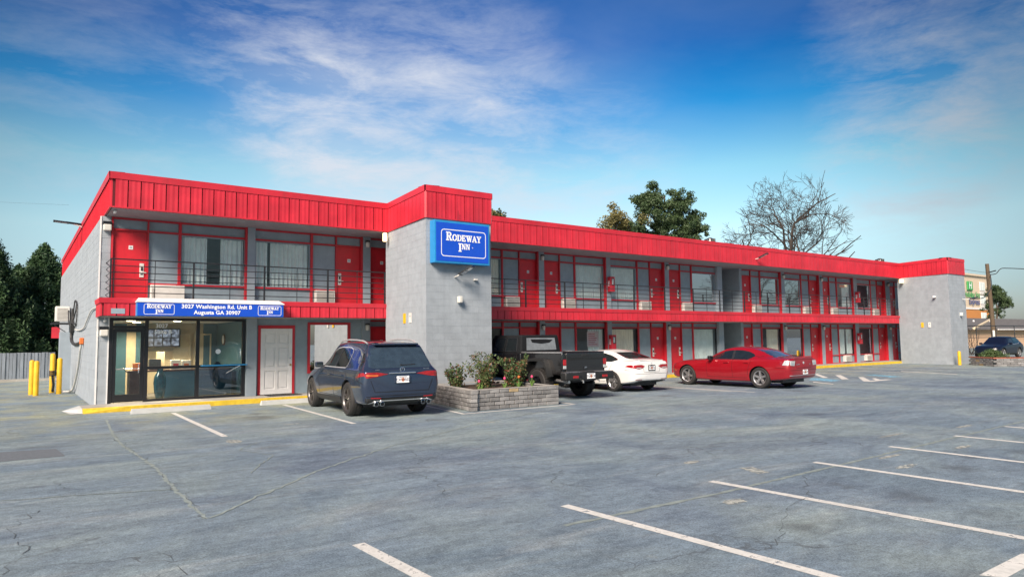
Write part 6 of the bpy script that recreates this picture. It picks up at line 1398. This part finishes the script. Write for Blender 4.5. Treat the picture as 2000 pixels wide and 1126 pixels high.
# low chain fence behind the car
F2 = thing('railing_fence', 'dark pipe railing behind the dark blue car', 'fence', (66,21.9,0))
MB().tube([(54,22.4,2.42),(86,20.2,2.42)],.035,6).tube([(54,22.4,1.5),(86,20.2,1.5)],.02,6).build('fence_rail', MT['black'], F2)
for k in range(11): MB().tube([(54+3.2*k,22.4-.22*k,0),(54+3.2*k,22.4-.22*k,2.42)],.03,6).build('fence_post', MT['black'], F2)
# hotel
H = thing('hotel_building', 'tall cream and orange hotel with green sign beyond the far tower', 'hotel', (165,60,0))
hx0, hx1, hy = 158.0, 173.6, 60.0
MB().box(hx0,hx1,hy,hy+30,7.2,14.25).build('upper_wall', MT['hotel'], H); MB().box(hx0-.05,hx1+.05,hy-.06,hy+30,0,7.198).build('lower_wall', MT['hotelorange'], H)
MB().box(hx0-.3,hx1+.3,hy-.35,hy+30.3,14.252,14.65).build('cornice', MT['hotel'], H); MB().box(hx0-.1,hx1+.1,hy-.16,hy-.062,7.1,7.5).build('band', MT['white'], H)
for z in (4.6,8.3,11.2):
    f = MB().box(167.9,170.6,hy-.16,hy-.07,z,z+1.9).build('window', MT['white'], H)
    MB().box(168.05,169.2,hy-.19,hy-.162,z+.12,z+1.78).box(169.3,170.45,hy-.19,hy-.162,z+.12,z+1.78).build('pane', MT['curtain'], f)
    MB().box(167.8,170.7,hy-.2,hy-.07,z-.75,z-.1).build('grille', MT['offwhite'], H)
sg = MB().rbox(161.3,164.0,hy-.3,hy-.06,11.1,13.0,.15,2).build('hotel_emblem', MT['signgreen'], H)
me = text_mesh('H', 2.0, MT['letter'], bold=.03); me.transform(RX); inst(me, 'lettering', (162.65,hy-.32,12.05), sg)
me = text_mesh('Holiday Inn', 1.75, MT['signgreen'], bold=.05); me.transform(RX); inst(me, 'hotel_lettering', (163.6,hy-.2,10.2), H)
me = text_mesh('Express', 1.75, MT['signnavy'], bold=.05); me.transform(RX); inst(me, 'hotel_lettering', (164.6,hy-.2,8.75), H)
# house
HS = thing('low_building', 'low tan building with grey shingle roof beyond the dark car', 'building', (112,38,0))
MB().box(98,150,38,48,0,2.55).build('wall', MT['housewall'], HS)
MB().faces([(97.4,37.4,2.5),(151,37.4,2.5),(151,43,4.25),(97.4,43,4.25),(97.4,48.6,2.5),(151,48.6,2.5),(97.4,37.4,2.38),(151,37.4,2.38)], [(0,1,2,3),(3,2,5,4),(6,7,1,0),(0,3,4)]).build('roof', MT['shingle'], HS)
MB().faces([(97.3,37.3,2.3),(97.3,43,4.35),(97.3,43,4.05),(97.3,37.3,2.0),(97.42,37.3,2.3),(97.42,43,4.35),(97.42,43,4.05),(97.42,37.3,2.0)], [(0,1,2,3),(4,7,6,5),(0,4,5,1)]).build('barge_board', MT['cream'], HS)
MB().tube([(102.0,37.35,2.56),(125.0,43,4.33)], .17, 6).build('valley_flashing', MT['cream'], HS)
MB().box(110,150,37.2,37.38,2.36,2.5).build('gutter', MT['white'], HS)
for x in (112,118): MB().lathe([(.12,0),(.12,.35),(.001,.36)], (x,41,3.5), n=10).build('roof_vent', MT['white'], HS)
# pine beyond and distant poles
cl = [((dx*.95+134.3, 45+random.uniform(-1,1), z-2.0), r*1.15) for dx, z, r in ((-2.4,11.0,1.2),(-.6,11.2,1.3),(1.2,10.4,1.0),(-1.6,9.6,1.3),(.6,9.4,1.2),(2.6,9.6,.9),(4.0,9.2,.8),(-2.2,8.2,1.0),(-.9,7.6,.9),(-2.0,6.6,.7),(3.2,8.8,.8),(5.0,9.0,.6))]
pine(132.6, 45, 9.4, 'dark pine beyond the utility pole at the right', cl, 7000, .32, [(MT['pine'],1.)], .22)
for x, y, h, l in ((193,75,11.2,'distant utility pole with crossarm above the shingle roof'),(240,96,15.0,'thin distant mast beside the crossarm pole')):
    o = thing('distant_pole', l, 'utility pole', (x,y,0)); MB().tube([(x,y,0),(x,y,h)],.16,6).build('pole_shaft', MT['barkgrey'], o)
    MB().box(x-2.0,x+1.2,y-.1,y+.1,h-1.9,h-1.65).build('crossarm', MT['barkgrey'], o)
# trees across the road behind the camera: the windows mirror them
bare(66, -2, 9, 'leafless tree outside the right picture edge, mirrored in the nearer windows', 1.0, 5, 6, .26)
bare(87, -4, 10, 'leafless tree outside the right picture edge, mirrored in the far windows', 1.0, 8, 6, .26)
